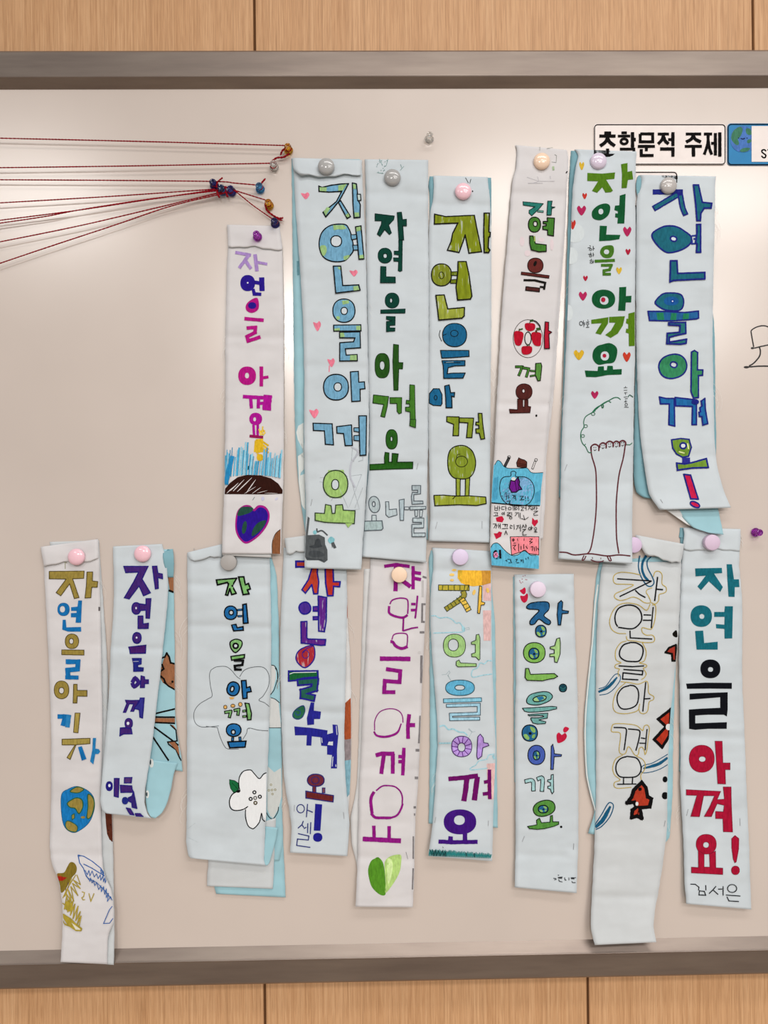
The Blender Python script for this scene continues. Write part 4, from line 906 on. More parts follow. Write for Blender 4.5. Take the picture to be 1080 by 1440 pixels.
g('printed_animal_picture'); p(BRN, '640 0 768 0 765 70 700 40'); s(OK_, 16, '650 -10 700 35 765 72'); s(OK_, 17, '555 315 765 265,555 348 765 350,555 402 765 412,545 445 730 580 800 635,530 535 700 790'); p(BRN, '555 358 762 360 765 402 555 395'); p(BRN, '715 425 745 430 800 500 770 480'); s(OK_, 13, '715 425 775 480 785 590 690 600 700 625 775 680 810 760 828 790'); p(BRN, '700 605 760 600 800 650 810 740 775 680')
SIc = sheet(I_, 'curled_end', [(206, 1068, 250, 1073, 5), (206, 1085, 244.5, 1088, 6.5), (205, 1105, 241, 1108, 9), (205, 1125, 236, 1126, 11), (207, 1140, 228, 1143, 13), (212, 1149, 218, 1151, 14.4)], (TEAL, BLU), 92, 0.05, nu=10, label='curled end showing light blue lining')
target(SIc, I_)
g('printed_eye'); e('D6DAD8', '480 1130 22 42' if 0 else '485 1130 16 40'); e('3A4A52', '478 1130 8 22', n=14); e('D6DAD8', '525 815 22 45'); e('3A4A52', '515 805 8 26', n=14)
SI = sheet(I_, 'front_sheet', [(159, 768.5, 228, 765, 1.8), (159.5, 790, 234, 788, 4), (160, 830, 236.5, 825, 6), (159, 870, 234, 865, 7), (156, 910, 230, 905, 7.5), (154.5, 950, 226, 945, 8), (152, 990, 221, 985, 8.5), (149, 1030, 216, 1030, 9), (145.5, 1070, 210.5, 1070, 10), (142.5, 1105, 205, 1105, 12.5), (141, 1125, 203.5, 1128, 14.5), (144, 1139, 207, 1144, 15.5), (150, 1144, 213, 1151, 15.8)], (BLU, TEAL), 93, 0.45, [(912, .8)])
sheet(I_, 'fold_loop', [(229, 776, 243, 772, 2), (229, 785, 244.5, 784, 4), (232, 798, 244.5, 798, 4.2), (235, 812, 244, 812, 3)], (TEALD, TEALD), 94, 0.05, nu=6)
target(SI, I_); fr(140, 760, 7.2)
PU = '4A2A80'; PN = '26208A'
g(); p(PU, '245 262 492 262 430 390 515 530 445 560 400 460 300 592 250 580 345 420 395 320 265 325', PN, 9); p(PU, '535 262 580 260 590 330 635 340 638 388 590 375 595 485 565 490', PN, 9)
g(); e(PU, '372 688 44 58', line=PN, lw=10); p(PU, '400 640 470 650 470 590 520 588 505 788 470 785 470 705 400 710', PN, 9); e('D2D6E4', '370 685 8 12', n=12); p(PU, '390 765 438 765 440 845 495 838 492 890 390 892', PN, 9)
g(); e(PU, '378 987 42 54', line=PN, lw=11); e('D2D6E4', '375 984 9 10', n=12); p('4E1F74', '295 1080 468 1060 465 1142 310 1145 305 1110', PN, 9); p('26308E', '332 1195 422 1195 420 1250 385 1260 385 1285 442 1290 440 1322 345 1325 345 1250', PN, 9)
s('D0D4E4', 4, '340 1226 395 1224')
g(); s('3C2688', 40, '330 1440 360 1395 395 1440 350 1480 330 1440', k=1); p(PU, '420 1370 455 1380 458 1410 495 1410 495 1450 455 1450 455 1490 412 1490', PN, 8)
fr(140, 960, 7.2)
g(); p(PU, '262 178 330 180 400 178 345 290 315 290 345 215 300 215 265 300 240 300 275 210', PN, 8); p('3A3A9C', '350 260 400 200 412 155 452 155 440 300 435 358 408 350 402 275', PN, 9)
g(); e(PU, '295 412 38 50', line=PN, lw=8); e('DADDE6', '288 412 14 16', n=14); p(PU, '210 458 260 455 320 465 330 518 240 520 205 540', PN, 9)
g('word'); e('26208A', '98 1048 36 50'); e('DADDE6', '100 1042 12 16', n=14); p(PU, '150 970 198 970 190 1160 148 1150', PN, 9); p('5A3A80', '252 962 328 960 320 1015 250 1015', PN, 9); p(PU, '210 1038 325 1045 330 1080 345 1110 275 1110 215 1112', PN, 9); e('26308E', '258 1195 32 38'); p('3A2A80', '290 1165 325 1150 345 1105 378 1275 330 1262 325 1215 295 1200', PN, 8); p(PU, '270 1268 310 1275 350 1340 310 1335 290 1305', PN, 8); p(PU, '360 1325 410 1325 440 1355 370 1350', PN, 8)
threads(SIb, I_, [(246, 820, 1), (246, 900, 1), (246, 960, 1)], 4, 9, 34)

# ---- J
J_ = banner('wide pale blue banner in layers, with flowers and small blue and green letters', 340, 1262)
sheet(J_, 'lowest_layer', [(296, 1190, 398, 1180, 1.4), (299, 1225, 400, 1220, 2), (301, 1245, 401, 1244, 2.5), (304, 1257, 402, 1262, 3)], (TEAL, OFF), 101, 0.1, label='light blue lowest layer')
SJb = sheet(J_, 'back_sheet', [(300, 776, 379, 776, 0.8), (320, 810, 389, 810, 1.5), (330, 880, 392, 880, 2.4), (330, 950, 393, 950, 2.6), (330, 1020, 395.5, 1020, 3), (330, 1080, 396.5, 1080, 3), (330, 1140, 397, 1140, 3), (330, 1180, 398, 1180, 3), (330, 1215, 393, 1210, 3.2)], (TEAL, OFF), 102, 0.1, label='blue printed sheet behind the lettered one')
target(SJb, J_); fr(255, 760, 7.2)
OW = 'CDCFCE'
g('printed_white_spot'); p(OW, '900 1262 940 1270 958 1330 955 1400 930 1500 905 1560 880 1560'); s('1A1C1E', 8, '912 1262 945 1272 970 1320 975 1400 968 1420 940 1510 905 1560', k=1); s('1A1C1E', 7, '950 1290 978 1350 972 1500', k=1)
fr(255, 920, 7.2)
g('printed_white_spot'); p(OW, '890 440 930 445 985 490 1010 740 890 745'); s('1A1C1E', 7, '905 440 950 455 995 492', k=1); s('3A3A3C', 6, '885 745 1012 745')
g('printed_white_spot'); p('C9CDCB', '870 1130 940 1195 1010 1150 1015 1440 985 1560 930 1660 900 1640 870 1570', k=0)
for q in ('908 1322', '885 1378', '950 1372', '918 1375', '922 1415'): ring('A39C78', 6, q + ' 9 9')
s('1C2A32', 8, '855 1590 890 1650 930 1665 975 1600 985 1545', k=1)
sheet(J_, 'middle_layer', [(292, 1180, 388, 1150, 3.6), (293, 1212, 386, 1195, 4.2), (291.5, 1228, 385, 1222, 4.6), (291, 1246, 383.5, 1250, 5)], (GRY, OFF), 103, 0.3, label='grey white middle layer')
sheet(J_, 'curled_end', [(372, 1162, 391, 1164, 5), (371, 1180, 387.5, 1182, 7), (370, 1198, 383, 1200, 9), (371, 1212, 379, 1213, 10), (372, 1217, 375.5, 1217, 10.5)], (TEAL, BLU), 104, 0.0, nu=6)
SJ = sheet(J_, 'front_sheet', [(263, 779, 379, 779, 1.8), (263.5, 800, 380, 800, 4), (264, 850, 381, 850, 5), (264, 900, 381.5, 900, 5.2), (263.5, 950, 380.5, 950, 5.4), (263, 1000, 379, 1000, 5.6), (263, 1050, 377.5, 1050, 6), (263, 1100, 376, 1100, 6.5), (262.5, 1150, 374, 1150, 7.5), (262, 1185, 372, 1190, 9.5), (265, 1203, 371.5, 1210, 11.2), (269, 1207, 373.5, 1217, 11.6)], (BLU, TEAL), 105, 0.5, [(820, .9), (878, 1.0), (1009, .9)])
sheet(J_, 'top_flap', [(263, 777, 312, 765, 3.0), (265, 783, 313, 774, 5.0), (268, 789, 312, 782, 5.6)], (BLU, OFF), 106, 0.4, nu=8, label='crumpled folded over top edge')
target(SJ, J_); fr(255, 760, 7.2)
LG2 = '82BE72'; BL2 = '2374B6'; K2 = '101012'
g(); p(LG2, '355 400 560 382 515 460 555 535 510 548 490 490 470 555 448 550 478 440 465 425 365 450', K2, 14); p(LG2, '580 370 632 368 648 450 680 435 698 490 668 500 685 540 625 548', K2, 14)
g(); e(BL2, '500 732 64 68', hole='505 730 22 24', line=K2, lw=11); s(BL2, 22, '565 705 620 700', line=K2, lw=7); s(BL2, 22, '570 768 615 765', line=K2, lw=7); p(BL2, '622 650 658 642 675 835 628 840', K2, 13); p(BL2, '510 858 552 850 565 885 625 872 628 908 530 915', K2, 12)
g(); p('88BE7A', '495 1030 550 1000 610 1020 608 1075 550 1135 505 1095', K2, 11, k=1); e(BLU, '550 1067 24 24', line=K2, lw=16); p(LG2, '502 1175 640 1155 638 1190 510 1212', K2, 12); s(K2, 24, '530 1215 625 1215 618 1260 540 1270 545 1308 612 1308'); s('6A6E70', 6, '540 1228 605 1228,555 1292 600 1285')
fr(255, 920, 7.2)
g('pencil_flower_outline'); PC = '555A5E'
s(PC, 5, '300 160 350 130 420 122 465 130 510 165 560 225 598 252,300 160 285 210 295 320 312 420 270 452 190 500 140 560 125 630 145 700 200 735 280 735 380 725,250 730 365 742,365 740 390 830 430 920 470 958 580 960,590 228 640 160 730 130 820 130 870 170 892 240 880 330 830 420 785 465 840 490 892 530,880 775 780 768 680 748 660 800 622 862,680 748 690 755', k=1)
g(); e(BL2, '525 350 62 70 15', hole='515 352 18 28 15', line=K2, lw=12); p(BL2, '608 268 655 265 660 340 695 328 708 378 665 385 665 445 622 450', K2, 12); p('E0A955', '485 435 538 435 525 455 495 455', k=0)
g(); s('80B872', 34, '435 590 500 580 485 645', line=K2, lw=10); s('80B872', 34, '530 570 580 560 572 622', line=K2, lw=10); s('80B872', 26, '618 578 655 572', line=K2, lw=8); s('80B872', 26, '618 632 660 628', line=K2, lw=8); p(LG2, '645 495 685 500 710 600 705 662 670 665 660 560', K2, 11)
for q in ('445 535 16 18', '522 522 20 16', '597 508 18 20'): e('E5B266', q, line='5A4424', lw=6, n=18)
g(); e(BL2, '530 768 74 64', hole='526 788 20 22', line=K2, lw=11); s(BL2, 30, '520 840 518 880', line=K2, lw=9); s(BL2, 30, '592 835 596 880', line=K2, lw=9); p(BL2, '470 888 655 880 645 940 490 948', K2, 13)
fr(255, 1070, 7.2)
g('drawn_flower', label='white flower outlined in black pen'); P_.cur['base'] = 0.12
p('E6E8EA', '590 300 585 180 640 100 720 98 790 180 860 125 855 610 820 540 780 640 720 690 670 660 650 500 540 505 490 450 490 370 530 320')
s(K2, 10, '595 310 582 240 590 160 630 105 700 92 735 125 790 180 830 135 862 120', k=1); s(K2, 11, '560 312 515 340 488 400 495 470 530 500 590 500 640 485 675 460', k=1); s(K2, 10, '650 490 650 570 675 655 715 685 740 680 790 620 812 530 822 590 848 615', k=1)
p('1E7A46', '488 190 540 200 575 225 580 300 530 320 500 280 488 230', '123C24', 5); s('123C24', 5, '512 220 575 290'); e(K2, '575 308 20 14', n=14)
for q in ('740 318', '795 362', '702 385', '750 425'): ring(K2, 11, q + ' 15 15')
ring('3A3020', 8, '748 375 15 15'); ring('8A7432', 4, '750 425 13 13')
staple(SJ, J_, 296, 772, 306, 770.5); staple(SJ, J_, 273, 771, 273, 778)
g('pencil_marks'); s('B6C0C4', 3, '60 690 140 630,60 770 170 825,575 350 572 365')
threads(SJ, J_, [(264, 880, -1), (263, 1120, -1)], 4, 12, 30)

# ---- K
K_ = banner('bluish white banner with red, purple and blue letters and a solid blue exclamation mark', 450, 1203)
SKb = sheet(K_, 'back_sheet', [(420, 790, 486, 790, 0.8), (420, 840, 488.5, 840, 1.5), (420, 880, 489.5, 880, 2), (420, 930, 492.5, 930, 2), (420, 980, 494, 980, 2), (420, 1040, 494, 1040, 2), (400, 1080, 493.5, 1080, 2), (404, 1110, 492, 1115, 2.4), (407, 1150, 490, 1140, 2.4)], (OFF, OFF), 111, 0.1)
target(SKb, K_); fr(385, 900, 7.2)
g('printed_colour_patch'); p('B65A34', '700 660 780 585 785 1000 700 1012'); p('9A8F92', '700 1012 785 1000 783 1212 700 1225'); p('86B4C4', '700 1225 783 1212 770 1560 700 1640')
fr(385, 750, 7.2); p('C2563A', '738 650 752 650 758 830 744 870')
SK = sheet(K_, 'front_sheet', [(399, 770, 487, 785, 2), (397.5, 810, 487.5, 810, 3.5), (395.5, 850, 488, 850, 4.5), (394, 900, 487, 900, 4.8), (394, 940, 486, 945, 5), (395, 980, 485, 985, 5), (396.5, 1030, 484.5, 1030, 5.2), (397.5, 1070, 485, 1080, 5.5), (401, 1105, 487, 1110, 6), (407, 1140, 490.5, 1140, 6.8), (410, 1165, 491, 1165, 7.6), (408, 1199, 488.5, 1204, 9)], (BLU, OFF), 112, 0.5, [(1006, .9)])
sheet(K_, 'top_flap', [(400, 757, 430, 753, 4.4), (401.5, 768, 430, 765, 5.6), (403, 779, 430, 775, 6.2)], (GRY, OFF), 113, 0.2, nu=6)
target(SK, K_); fr(385, 750, 7.2)
NB = '2A249C'; RE = 'CC4832~'; PV = '6A2A96~'; BN2 = '2B2C9E'
g(); s('BE4434', 76, '218 312 340 312', line=NB, lw=20); p('C8452F', '390 340 445 340 440 400 455 490 445 612 405 612 385 520 320 605 285 570 350 470', NB, 13); p('C8382A', '520 340 600 340 605 490 672 490 665 540 605 535 600 630 545 632 525 500', NB, 14)
g(); e('5232A0', '315 757 58 60 -20', line=NB, lw=13); s('6A2FA0', 60, '395 765 455 765', line=NB, lw=15); s('5A3AA8', 44, '395 860 455 858', line=NB, lw=14); p(PV, '450 635 535 650 530 890 512 995 455 990 452 760', NB, 13)
p(PV, '275 895 335 892 335 1060 350 1070 525 1075 520 1130 480 1135 360 1120 278 1110', NB, 12)
g(); p('B8323C~', '400 1140 415 1240 385 1310 320 1360 260 1330 225 1270 245 1200 310 1155', NB, 11, k=1); ring(NB, 7, '322 1225 34 40'); s(NB, 8, '300 1210 330 1170 390 1145', k=1)
fr(385, 900, 7.2)
p('1E6E3C', '150 315 445 312 448 375 300 385 220 410 150 415', NB, 14); s('D2D6DC', 8, '160 345 200 330 430 325'); s('2A6A5A', 78, '235 430 420 415 410 490 300 525 300 565 420 590', line=NB, lw=18)
g(); p('2F7450', '240 690 300 665 315 720 290 780 245 802 200 785 195 740', '2A3C8C', 7, k=1); ring('2A4C9C', 8, '245 735 25 25'); p(BN2, '375 630 410 635 405 715 478 725 470 800 408 800 408 855 340 862 335 790')
g(); p(BN2, '208 875 385 890 545 915 540 955 600 940 595 855 645 860 655 950 640 1110 640 1300 578 1300 590 1165 540 1160 540 1075 480 1070 475 985 385 975 380 1070 330 1068 335 965 215 965')
p('CDD3D8', '555 1030 600 1028 598 1068 545 1062'); s('CDD3D8', 7, '485 990 490 1040,600 1180 592 1280,632 870 640 960,628 1260 630 1285', jit=.2)
g(); fr(385, 1050, 7.2)
e('7A3040', '425 340 85 62', line='2A2C80', lw=9); ring('2A2C80', 7, '420 340 40 34'); s('7A3038', 40, '410 395 410 470', line='2A2C80', lw=8); s('8A5058', 34, '505 415 505 470', line='2A2C80', lw=8); p('7A2C2C', '325 450 605 495 600 560 325 520', '2A2C80', 9)
g('exclamation_mark'); p('26249E', '420 578 490 585 472 852 405 850 412 720'); e('26249E', '445 918 47 45')
g('handwriting', label='small navy blue handwritten name'); BNV = '2A3488'
ring(BNV, 9, '272 628 38 42'); s(BNV, 10, '342 580 330 715,335 640 395 665'); s(BNV, 10, '300 752 285 790 245 825,285 790 305 820,305 830 330 815,345 775 342 875,375 765 370 885,245 880 355 905 350 945 240 935 232 1000 370 1020')
staple(SK, K_, 414, 1132, 413.7, 1141); staple(SK, K_, 483, 1142, 484, 1151)
threads(SK, K_, [(396, 960, -1), (402, 1120, -1), (485, 900, 1)], 4, 14, 16); threads(SKb, K_, [(493, 960, 1), (490, 870, 1)], 3, 15, 20)

# ---- L
L_ = banner('white banner with large thin magenta letters above a two tone green leaf heart', 545, 1276)
sheet(L_, 'back_sheet', [(512, 800, 590, 800, 0.8), (503, 1080, 580, 1080, 1.6), (499, 1120, 575, 1120, 2), (493, 1150, 560, 1150, 2.4), (494.5, 1185, 560, 1185, 2.6), (501, 1213, 560, 1213, 2.8), (504, 1230, 560, 1230, 3)], (OFF, OFF), 121, 0.1)
SL = sheet(L_, 'front_sheet', [(521, 784, 601, 790, 1.6), (520, 810, 600.5, 812, 3.5), (517, 860, 598.5, 860, 4.6), (514.5, 920, 596, 915, 5), (511, 980, 593, 980, 5), (508, 1050, 590.5, 1050, 5.2), (505, 1110, 587.5, 1110, 5.5), (504.5, 1150, 584.5, 1150, 6), (503, 1200, 583, 1200, 7), (501.5, 1240, 582, 1240, 8), (500, 1275, 580.5, 1276, 10)], (WHT, OFF), 122, 0.45, [(1083, .6), (1209, .6)])
target(SL, L_); fr(490, 780, 7.2)
MA = '9C1A8C'; PG2 = '8A8688'
g(); s(MA, 34, '362 118 480 100 620 120'); s(MA, 42, '480 100 482 200 475 370'); s(MA, 44, '545 262 630 325'); s(MA, 34, '655 115 655 350'); s(MA, 34, '665 180 735 190,670 240 735 252')
g(); s(MA, 14, '420 500 445 460 520 440 590 450 604 500 600 600', k=1); s(MA, 24, '412 520 412 585 450 615 520 635 560 635 600 610', k=1); s(MA, 18, '700 415 690 530 676 645'); s(MA, 26, '635 500 680 500,632 562 680 560'); s(MA, 18, '558 640 552 775'); s(MA, 16, '552 772 640 745 705 735')
g(); s(MA, 12, '440 860 460 810 520 795 590 805 598 860 592 930', k=1); s(MA, 30, '425 880 450 885 480 925 540 950 600 930', k=1); s(MA, 46, '318 1052 628 1056'); s(MA, 40, '380 1158 525 1180 518 1290 368 1278 362 1392 475 1392')
g('printed_grey_line'); s(PG2, 20, '750 222 792 235'); s('BDBABA', 24, '752 260 752 430'); s(PG2, 20, '788 502 748 502 745 680 785 682'); s(PG2, 22, '722 786 778 786'); s(PG2, 24, '740 1020 738 1300'); e('C9C6C6', '720 990 18 14', n=14)
fr(490, 980, 7.2)
s(PG2, 18, '728 190 722 330 714 470'); s(PG2, 26, '680 540 718 540,672 820 708 820'); s(PG2, 22, '660 1118 684 1118,664 1190 676 1190')
g(); s(MA, 10, '265 340 268 240 310 160 380 125 460 122 520 150 548 200 552 260', k=1); s(MA, 24, '258 350 285 390 360 405 440 390 500 355 535 270', k=1, taper=(.7, .5)); s(MA, 38, '615 175 602 290 605 425'); s(MA, 42, '620 285 675 285')
g(); s(MA, 42, '275 592 340 575 465 575'); s(MA, 40, '358 590 332 780'); s(MA, 40, '450 575 448 778'); s(MA, 36, '562 515 550 795'); s(MA, 36, '505 605 550 605,505 655 550 655')
g(); s(MA, 15, '280 950 340 905 400 898 470 910 520 950 545 1010 545 1080', k=1); s(MA, 32, '260 960 230 1020 228 1090 240 1180', k=1); s(MA, 28, '230 1180 270 1220 340 1225 430 1225', k=1); s(MA, 20, '420 1228 490 1200 530 1140 550 1080', k=1)
fr(490, 1130, 9)
s(MA, 44, '320 280 326 440,515 285 515 440'); s(MA, 60, '180 448 665 472')
g('drawn_leaf'); p('5FA02C', '375 678 425 725 450 800 465 950 472 1100 460 1160 390 1148 300 1060 260 940 250 830 285 730 335 695', k=1)
g('drawn_leaf'); p('B4D67E', '470 1130 470 1000 460 850 460 740 510 680 590 650 665 655 665 760 645 870 570 1010', k=1); p('CBE39E', '490 720 540 700 560 820 520 1000 495 980', k=1)
g('printed_grey_line'); s(PG2, 18, '822 415 820 700'); s(PG2, 18, '820 820 810 1088')
staple(SL, L_, 571, 1198, 573.5, 1208)

# ---- M
M_ = banner('pale blue banner with a yellow sun, pastel letters, clouds and dark purple last letters', 648, 1210)
sheet(M_, 'back_sheet', [(606, 774, 689, 776, 0.6), (603, 790, 690, 792, 1), (604.5, 830, 692, 830, 1.2), (604, 880, 696, 880, 1.6), (604.5, 960, 697.5, 960, 2), (604.5, 1040, 698, 1040, 2), (604, 1100, 699, 1100, 2.2), (603, 1158, 700, 1164, 2.6)], (TEAL, TEALD), 131, 0.1, label='blue sheet behind the lettered one')
SM_ = sheet(M_, 'front_sheet', [(607, 770, 689, 775, 1.6), (609, 780, 690, 786, 3.5), (609, 801, 691, 802, 4.6), (606, 830, 691, 830, 4.6), (605, 870, 691.5, 870, 4.8), (607.5, 920, 692, 920, 5), (611, 965, 693.5, 965, 5), (614.5, 1010, 695, 1010, 5.4), (615.5, 1050, 697, 1045, 5.8), (613, 1090, 696.5, 1080, 6), (610.5, 1130, 694.5, 1120, 6.4), (607.5, 1165, 693.5, 1160, 7.4), (602, 1204, 692, 1211, 10)], (BLU, TEAL), 132, 0.55, [(801.5, .9), (910, .4), (1049, .9)])
target(SM_, M_); fr(590, 760, 7.2)
g('drawn_sun'); p('F0B93A', '388 300 630 305 635 455 540 465 470 450 420 430 385 380'); p('E0B436', '388 300 432 302 432 425 395 390'); p('D59A3C', '628 305 722 305 722 430 635 455')
for q in ('350 300 24 12', '328 347 26 14', '328 402 20 12', '552 525 16 28 20', '690 505 16 26 -15'): e('EBC36A', q, n=14)
g('printed_pink_patch'); p('D9B4B2', '642 455 722 432 724 612 645 610'); g('printed_pink_patch'); p('D9B4B2', '642 708 724 708 720 1015 648 1015'); fr(590, 1060, 9); g('printed_pink_patch'); p('DDB6B4', '850 125 955 118 940 570 905 585 858 560')
fr(590, 760, 7.2)
SY = 'C4B440'; SB_ = 'E8C254'; DK = '33362A'
g(); s(SY, 62, '190 478 505 480', line=DK, lw=8); s('A9A040', 56, '440 510 440 575 262 700', line=DK, lw=7, k=1); s(SB_, 60, '425 590 465 650 500 715', line=DK, lw=7, k=1)
for q in ('235 455 232 505', '292 452 290 505', '350 452 352 508', '410 455 408 508', '460 455 450 510', '495 458 480 510', '282 660 305 700', '310 630 340 672', '345 605 375 650', '375 580 405 620', '405 560 440 585', '430 620 470 600', '440 655 490 635', '465 700 515 665'): s('5E6A2C', 8, q)
p('EDBE48', '608 460 632 468 628 620 662 630 655 650 622 655 610 740 588 735 598 560', DK, 6)
g(); e('A3CD84', '353 1065 112 116', hole='342 1058 52 60', line=DK, lw=6, sq=2.3); p('A3CD84', '575 955 600 950 612 985 612 1200 600 1212 570 1180 530 1178 525 1150 565 1135 565 1055 525 1050 525 1030 570 1010', DK, 6); p('A3CD84', '372 1225 400 1210 415 1240 575 1248 575 1275 390 1280 370 1262', DK, 6)
g('drawn_cloud'); CL = '9CCBD8'
s(CL, 10, '115 765 160 762 205 785 275 778 330 800 370 838 405 832 430 862 455 890 440 925 300 932 140 938', k=1); s(CL, 22, '440 870 440 915')
g('drawn_cloud'); s(CL, 10, '735 1220 690 1218 655 1250 615 1240 585 1290 540 1310 525 1355 545 1385 640 1365 735 1352', k=1)
g('pencil_marks'); s('9FB4B8', 3, '225 1360 270 1355 300 1320 310 1340 285 1365 320 1420'); g('pencil_marks'); s('9FB4B8', 3, '460 890 500 880 505 900 470 905')
fr(590, 930, 7.2)
g(); e('62B2D6', '410 268 146 78', hole='408 266 50 26', line='2E5A6A', lw=7, sq=2.3); s('84C2DA', 46, '240 400 630 388', line='3A6070', lw=7); s('9CC8DC', 38, '270 450 600 440 600 530 318 540 320 585 612 580', line='4A5A66', lw=7)
g(); e('B795DC', '427 862 102 104', hole='425 870 38 44', line='4A2A6A', lw=7, sq=2.3)
for a in range(11):
    t = a * 2 * math.pi / 11 + 0.3; s('6E2A96', 8, '%g %g %g %g' % (427 + 42 * math.cos(t), 868 + 46 * math.sin(t), 427 + 100 * math.cos(t), 862 + 102 * math.sin(t)))
p('B593DC', '590 765 615 738 645 775 650 825 690 830 702 852 640 875 630 960 590 992 580 960', '4A2A6A', 7)
g('drawn_cloud'); s(CL, 14, '200 660 250 650 290 690 340 685 400 715 450 720 485 750', k=1); s(CL, 14, '195 830 320 828'); g('drawn_cloud'); s(CL, 9, '762 938 700 950 680 990 600 1010 570 1050 525 1075 520 1100 690 1082', k=1); s(CL, 24, '745 950 760 990')
g('pencil_marks'); s('9FB4B8', 3, '495 780 530 715 495 690 500 680 535 715 565 710'); g('pencil_marks'); s('9FB4B8', 3, '325 210 290 140')
fr(590, 1060, 9)
P3 = '7A1070'; P4 = '48188A'
g(); s(P3, 58, '365 320 560 302 740 278'); s(P3, 66, '600 300 585 450 560 600'); s(P3, 66, '735 290 712 440 695 590'); s(P3, 46, '885 200 885 430 890 575', k=1); s(P3, 46, '815 360 880 350,800 510 870 500')
g(); e(P4, '512 862 206 158', hole='505 840 68 60', sq=2.2); s(P4, 58, '395 1045 390 1110,575 1010 575 1110'); s(P4, 52, '240 1110 400 1120 735 1115')
g('drawn_grass'); GT1 = '2F8A8A'; x = 115; pts = []
while x < 900: pts.append('%g %g %g %g' % (x, 1290 + (x - 115) * .04, x + 16, 1215 + (x - 115) * .07 + rr_.uniform(-10, 10))); x += 15
s(GT1, 9, ' '.join(pts)); s('1F4A4E', 10, '165 1215 180 1290 200 1220 215 1290 240 1230 260 1290 290 1230 310 1295 330 1240 335 1300,130 1215 160 1280,590 1255 600 1300,690 1255 700 1310')
g('pencil_marks'); s('5A5060', 5, '290 1175 300 1185 295 1195')
staple(SM_, M_, 613, 1149, 611.3, 1157); staple(SM_, M_, 687, 1154, 686.5, 1161)
threads(SM_, M_, [(606, 900, -1), (613, 1100, -1)], 4, 17, 14)

# ---- N
N_ = banner('pale blue banner with rounded blue and green letters, small globes and red hearts', 768, 1256)
sheet(N_, 'back_sheet', [(721.5, 811, 800, 811, 0.6), (722, 900, 800, 900, 1.6), (722.5, 985, 800, 985, 2), (723.5, 1100, 800, 1100, 2)], (TEAL, TEALD), 141, 0.05)
SN = sheet(N_, 'front_sheet', [(723, 808, 807, 807, 1.6), (723.5, 818, 807, 818, 3.6), (724, 850, 807.5, 848, 4), (725, 900, 809, 900, 4.2), (725.5, 960, 811.5, 955, 4.5), (724.5, 1000, 812.5, 985, 4.6), (724, 1050, 812.5, 1050, 4.8), (725, 1110, 813.5, 1110, 5), (725, 1180, 813.5, 1180, 5.6), (724.5, 1215, 812, 1220, 6.4), (724, 1248, 811, 1256, 8.5)], (BLU, TEAL), 142, 0.5, [(828, .7), (850, .7), (881, .6), (1198, .5)])
target(SN, N_); fr(710, 790, 7.2)
BU = '2B6CA0'; K3 = '111416'; LGN = '86BE5C'; PGN = 'A6CF86'
g('printed_pink_specks')
for q in ('155 205', '175 175', '180 205', '210 180', '165 215', '185 145', '205 140', '222 182', '150 190'): e('B0606E', q + ' 5 5', n=8)
g('drawn_heart'); p('CE2044', '150 290 175 278 200 258 212 285 208 318 188 330 165 312', k=1); g('drawn_heart'); p('CE2044', '155 345 195 345 225 318 235 350 222 398 195 415 170 395', k=1)
g(); p(BU, '220 455 260 420 360 405 430 408 450 440 440 490 395 545 460 600 450 635 410 625 345 582 300 630 258 635 255 600 290 555 345 490 240 478', K3, 9, k=1); p(BU, '540 420 570 392 585 410 580 490 645 500 640 520 580 525 565 640 540 640 530 530', K3, 8)
def globe(cx, cy, rx, ry, lw=9):
    e('2A6C9C', '%g %g %g %g' % (cx, cy, rx, ry), line=K3, lw=lw); q = lambda *v: ' '.join('%g' % (cx + a * rx if i % 2 == 0 else cy + a * ry) for i, a in enumerate(v))
    p('90C06A', q(.05, -.8, .6, -.6, .75, -.15, .45, -.05, .15, -.4), k=1); p('90C06A', q(-.8, .2, -.4, .15, -.05, .6, -.2, .85, -.6, .65), k=1); p('8ABB66', q(.35, .25, .7, .15, .6, .6, .3, .6), k=1); e(K3, '%g %g %g %g' % (cx + .05 * rx, cy + .05 * ry, rx * .2, ry * .18), n=12)
globe(365, 702, 54, 60)
g(); e(LGN, '298 920 110 102', line=K3, lw=8); globe(294, 930, 52, 56, 9); p(PGN, '525 780 555 770 562 820 560 930 530 1020 505 1015 500 960 455 960 455 935 500 928 500 890 458 880 460 862 505 850', K3, 7); p(LGN, '210 1080 240 1080 260 1140 500 1132 535 1160 500 1180 440 1190 380 1205 225 1200 205 1170', K3, 8)
g('drawn_ball'); e('1E4E5E', '588 1278 38 40', line=K3, lw=7); s('3A8A8A', 6, '560 1270 590 1290 615 1270,570 1300 600 1305')
g(); p('6FB0AC', '220 1400 260 1345 360 1318 440 1320 482 1360 460 1400 400 1432 330 1450 240 1440', K3, 8, k=1); e('9CC88C', '352 1385 68 28 -12', line=K3, lw=9); p('2A78A8', '320 1370 380 1360 400 1385 350 1410')
fr(710, 980, 7.2)
p('74B0AC', '178 115 300 108 480 96 525 102 525 120 440 140 330 152 240 155 200 145', K3, 7); p('74B0AC', '235 180 330 172 435 165 430 215 370 225 345 235 415 252 410 270 330 275 285 265 262 225 265 212 345 212 395 200 380 188 250 192', K3, 7)
g('drawn_globe'); globe(252, 366, 78, 82)
g('drawn_heart'); p('CE1F44', '525 380 550 360 575 385 610 365 628 400 600 445 540 468 525 430', k=1); g('drawn_heart'); p('CE1F44', '592 325 612 302 650 318 635 345 610 362 592 350', k=1)
g(); e('4C66BE', '320 588 86 98', line=K3, lw=8); globe(320, 592, 34, 46, 8); p('4F68BE', '470 500 485 480 500 545 500 575 575 585 570 602 500 605 490 735 465 735', K3, 7)
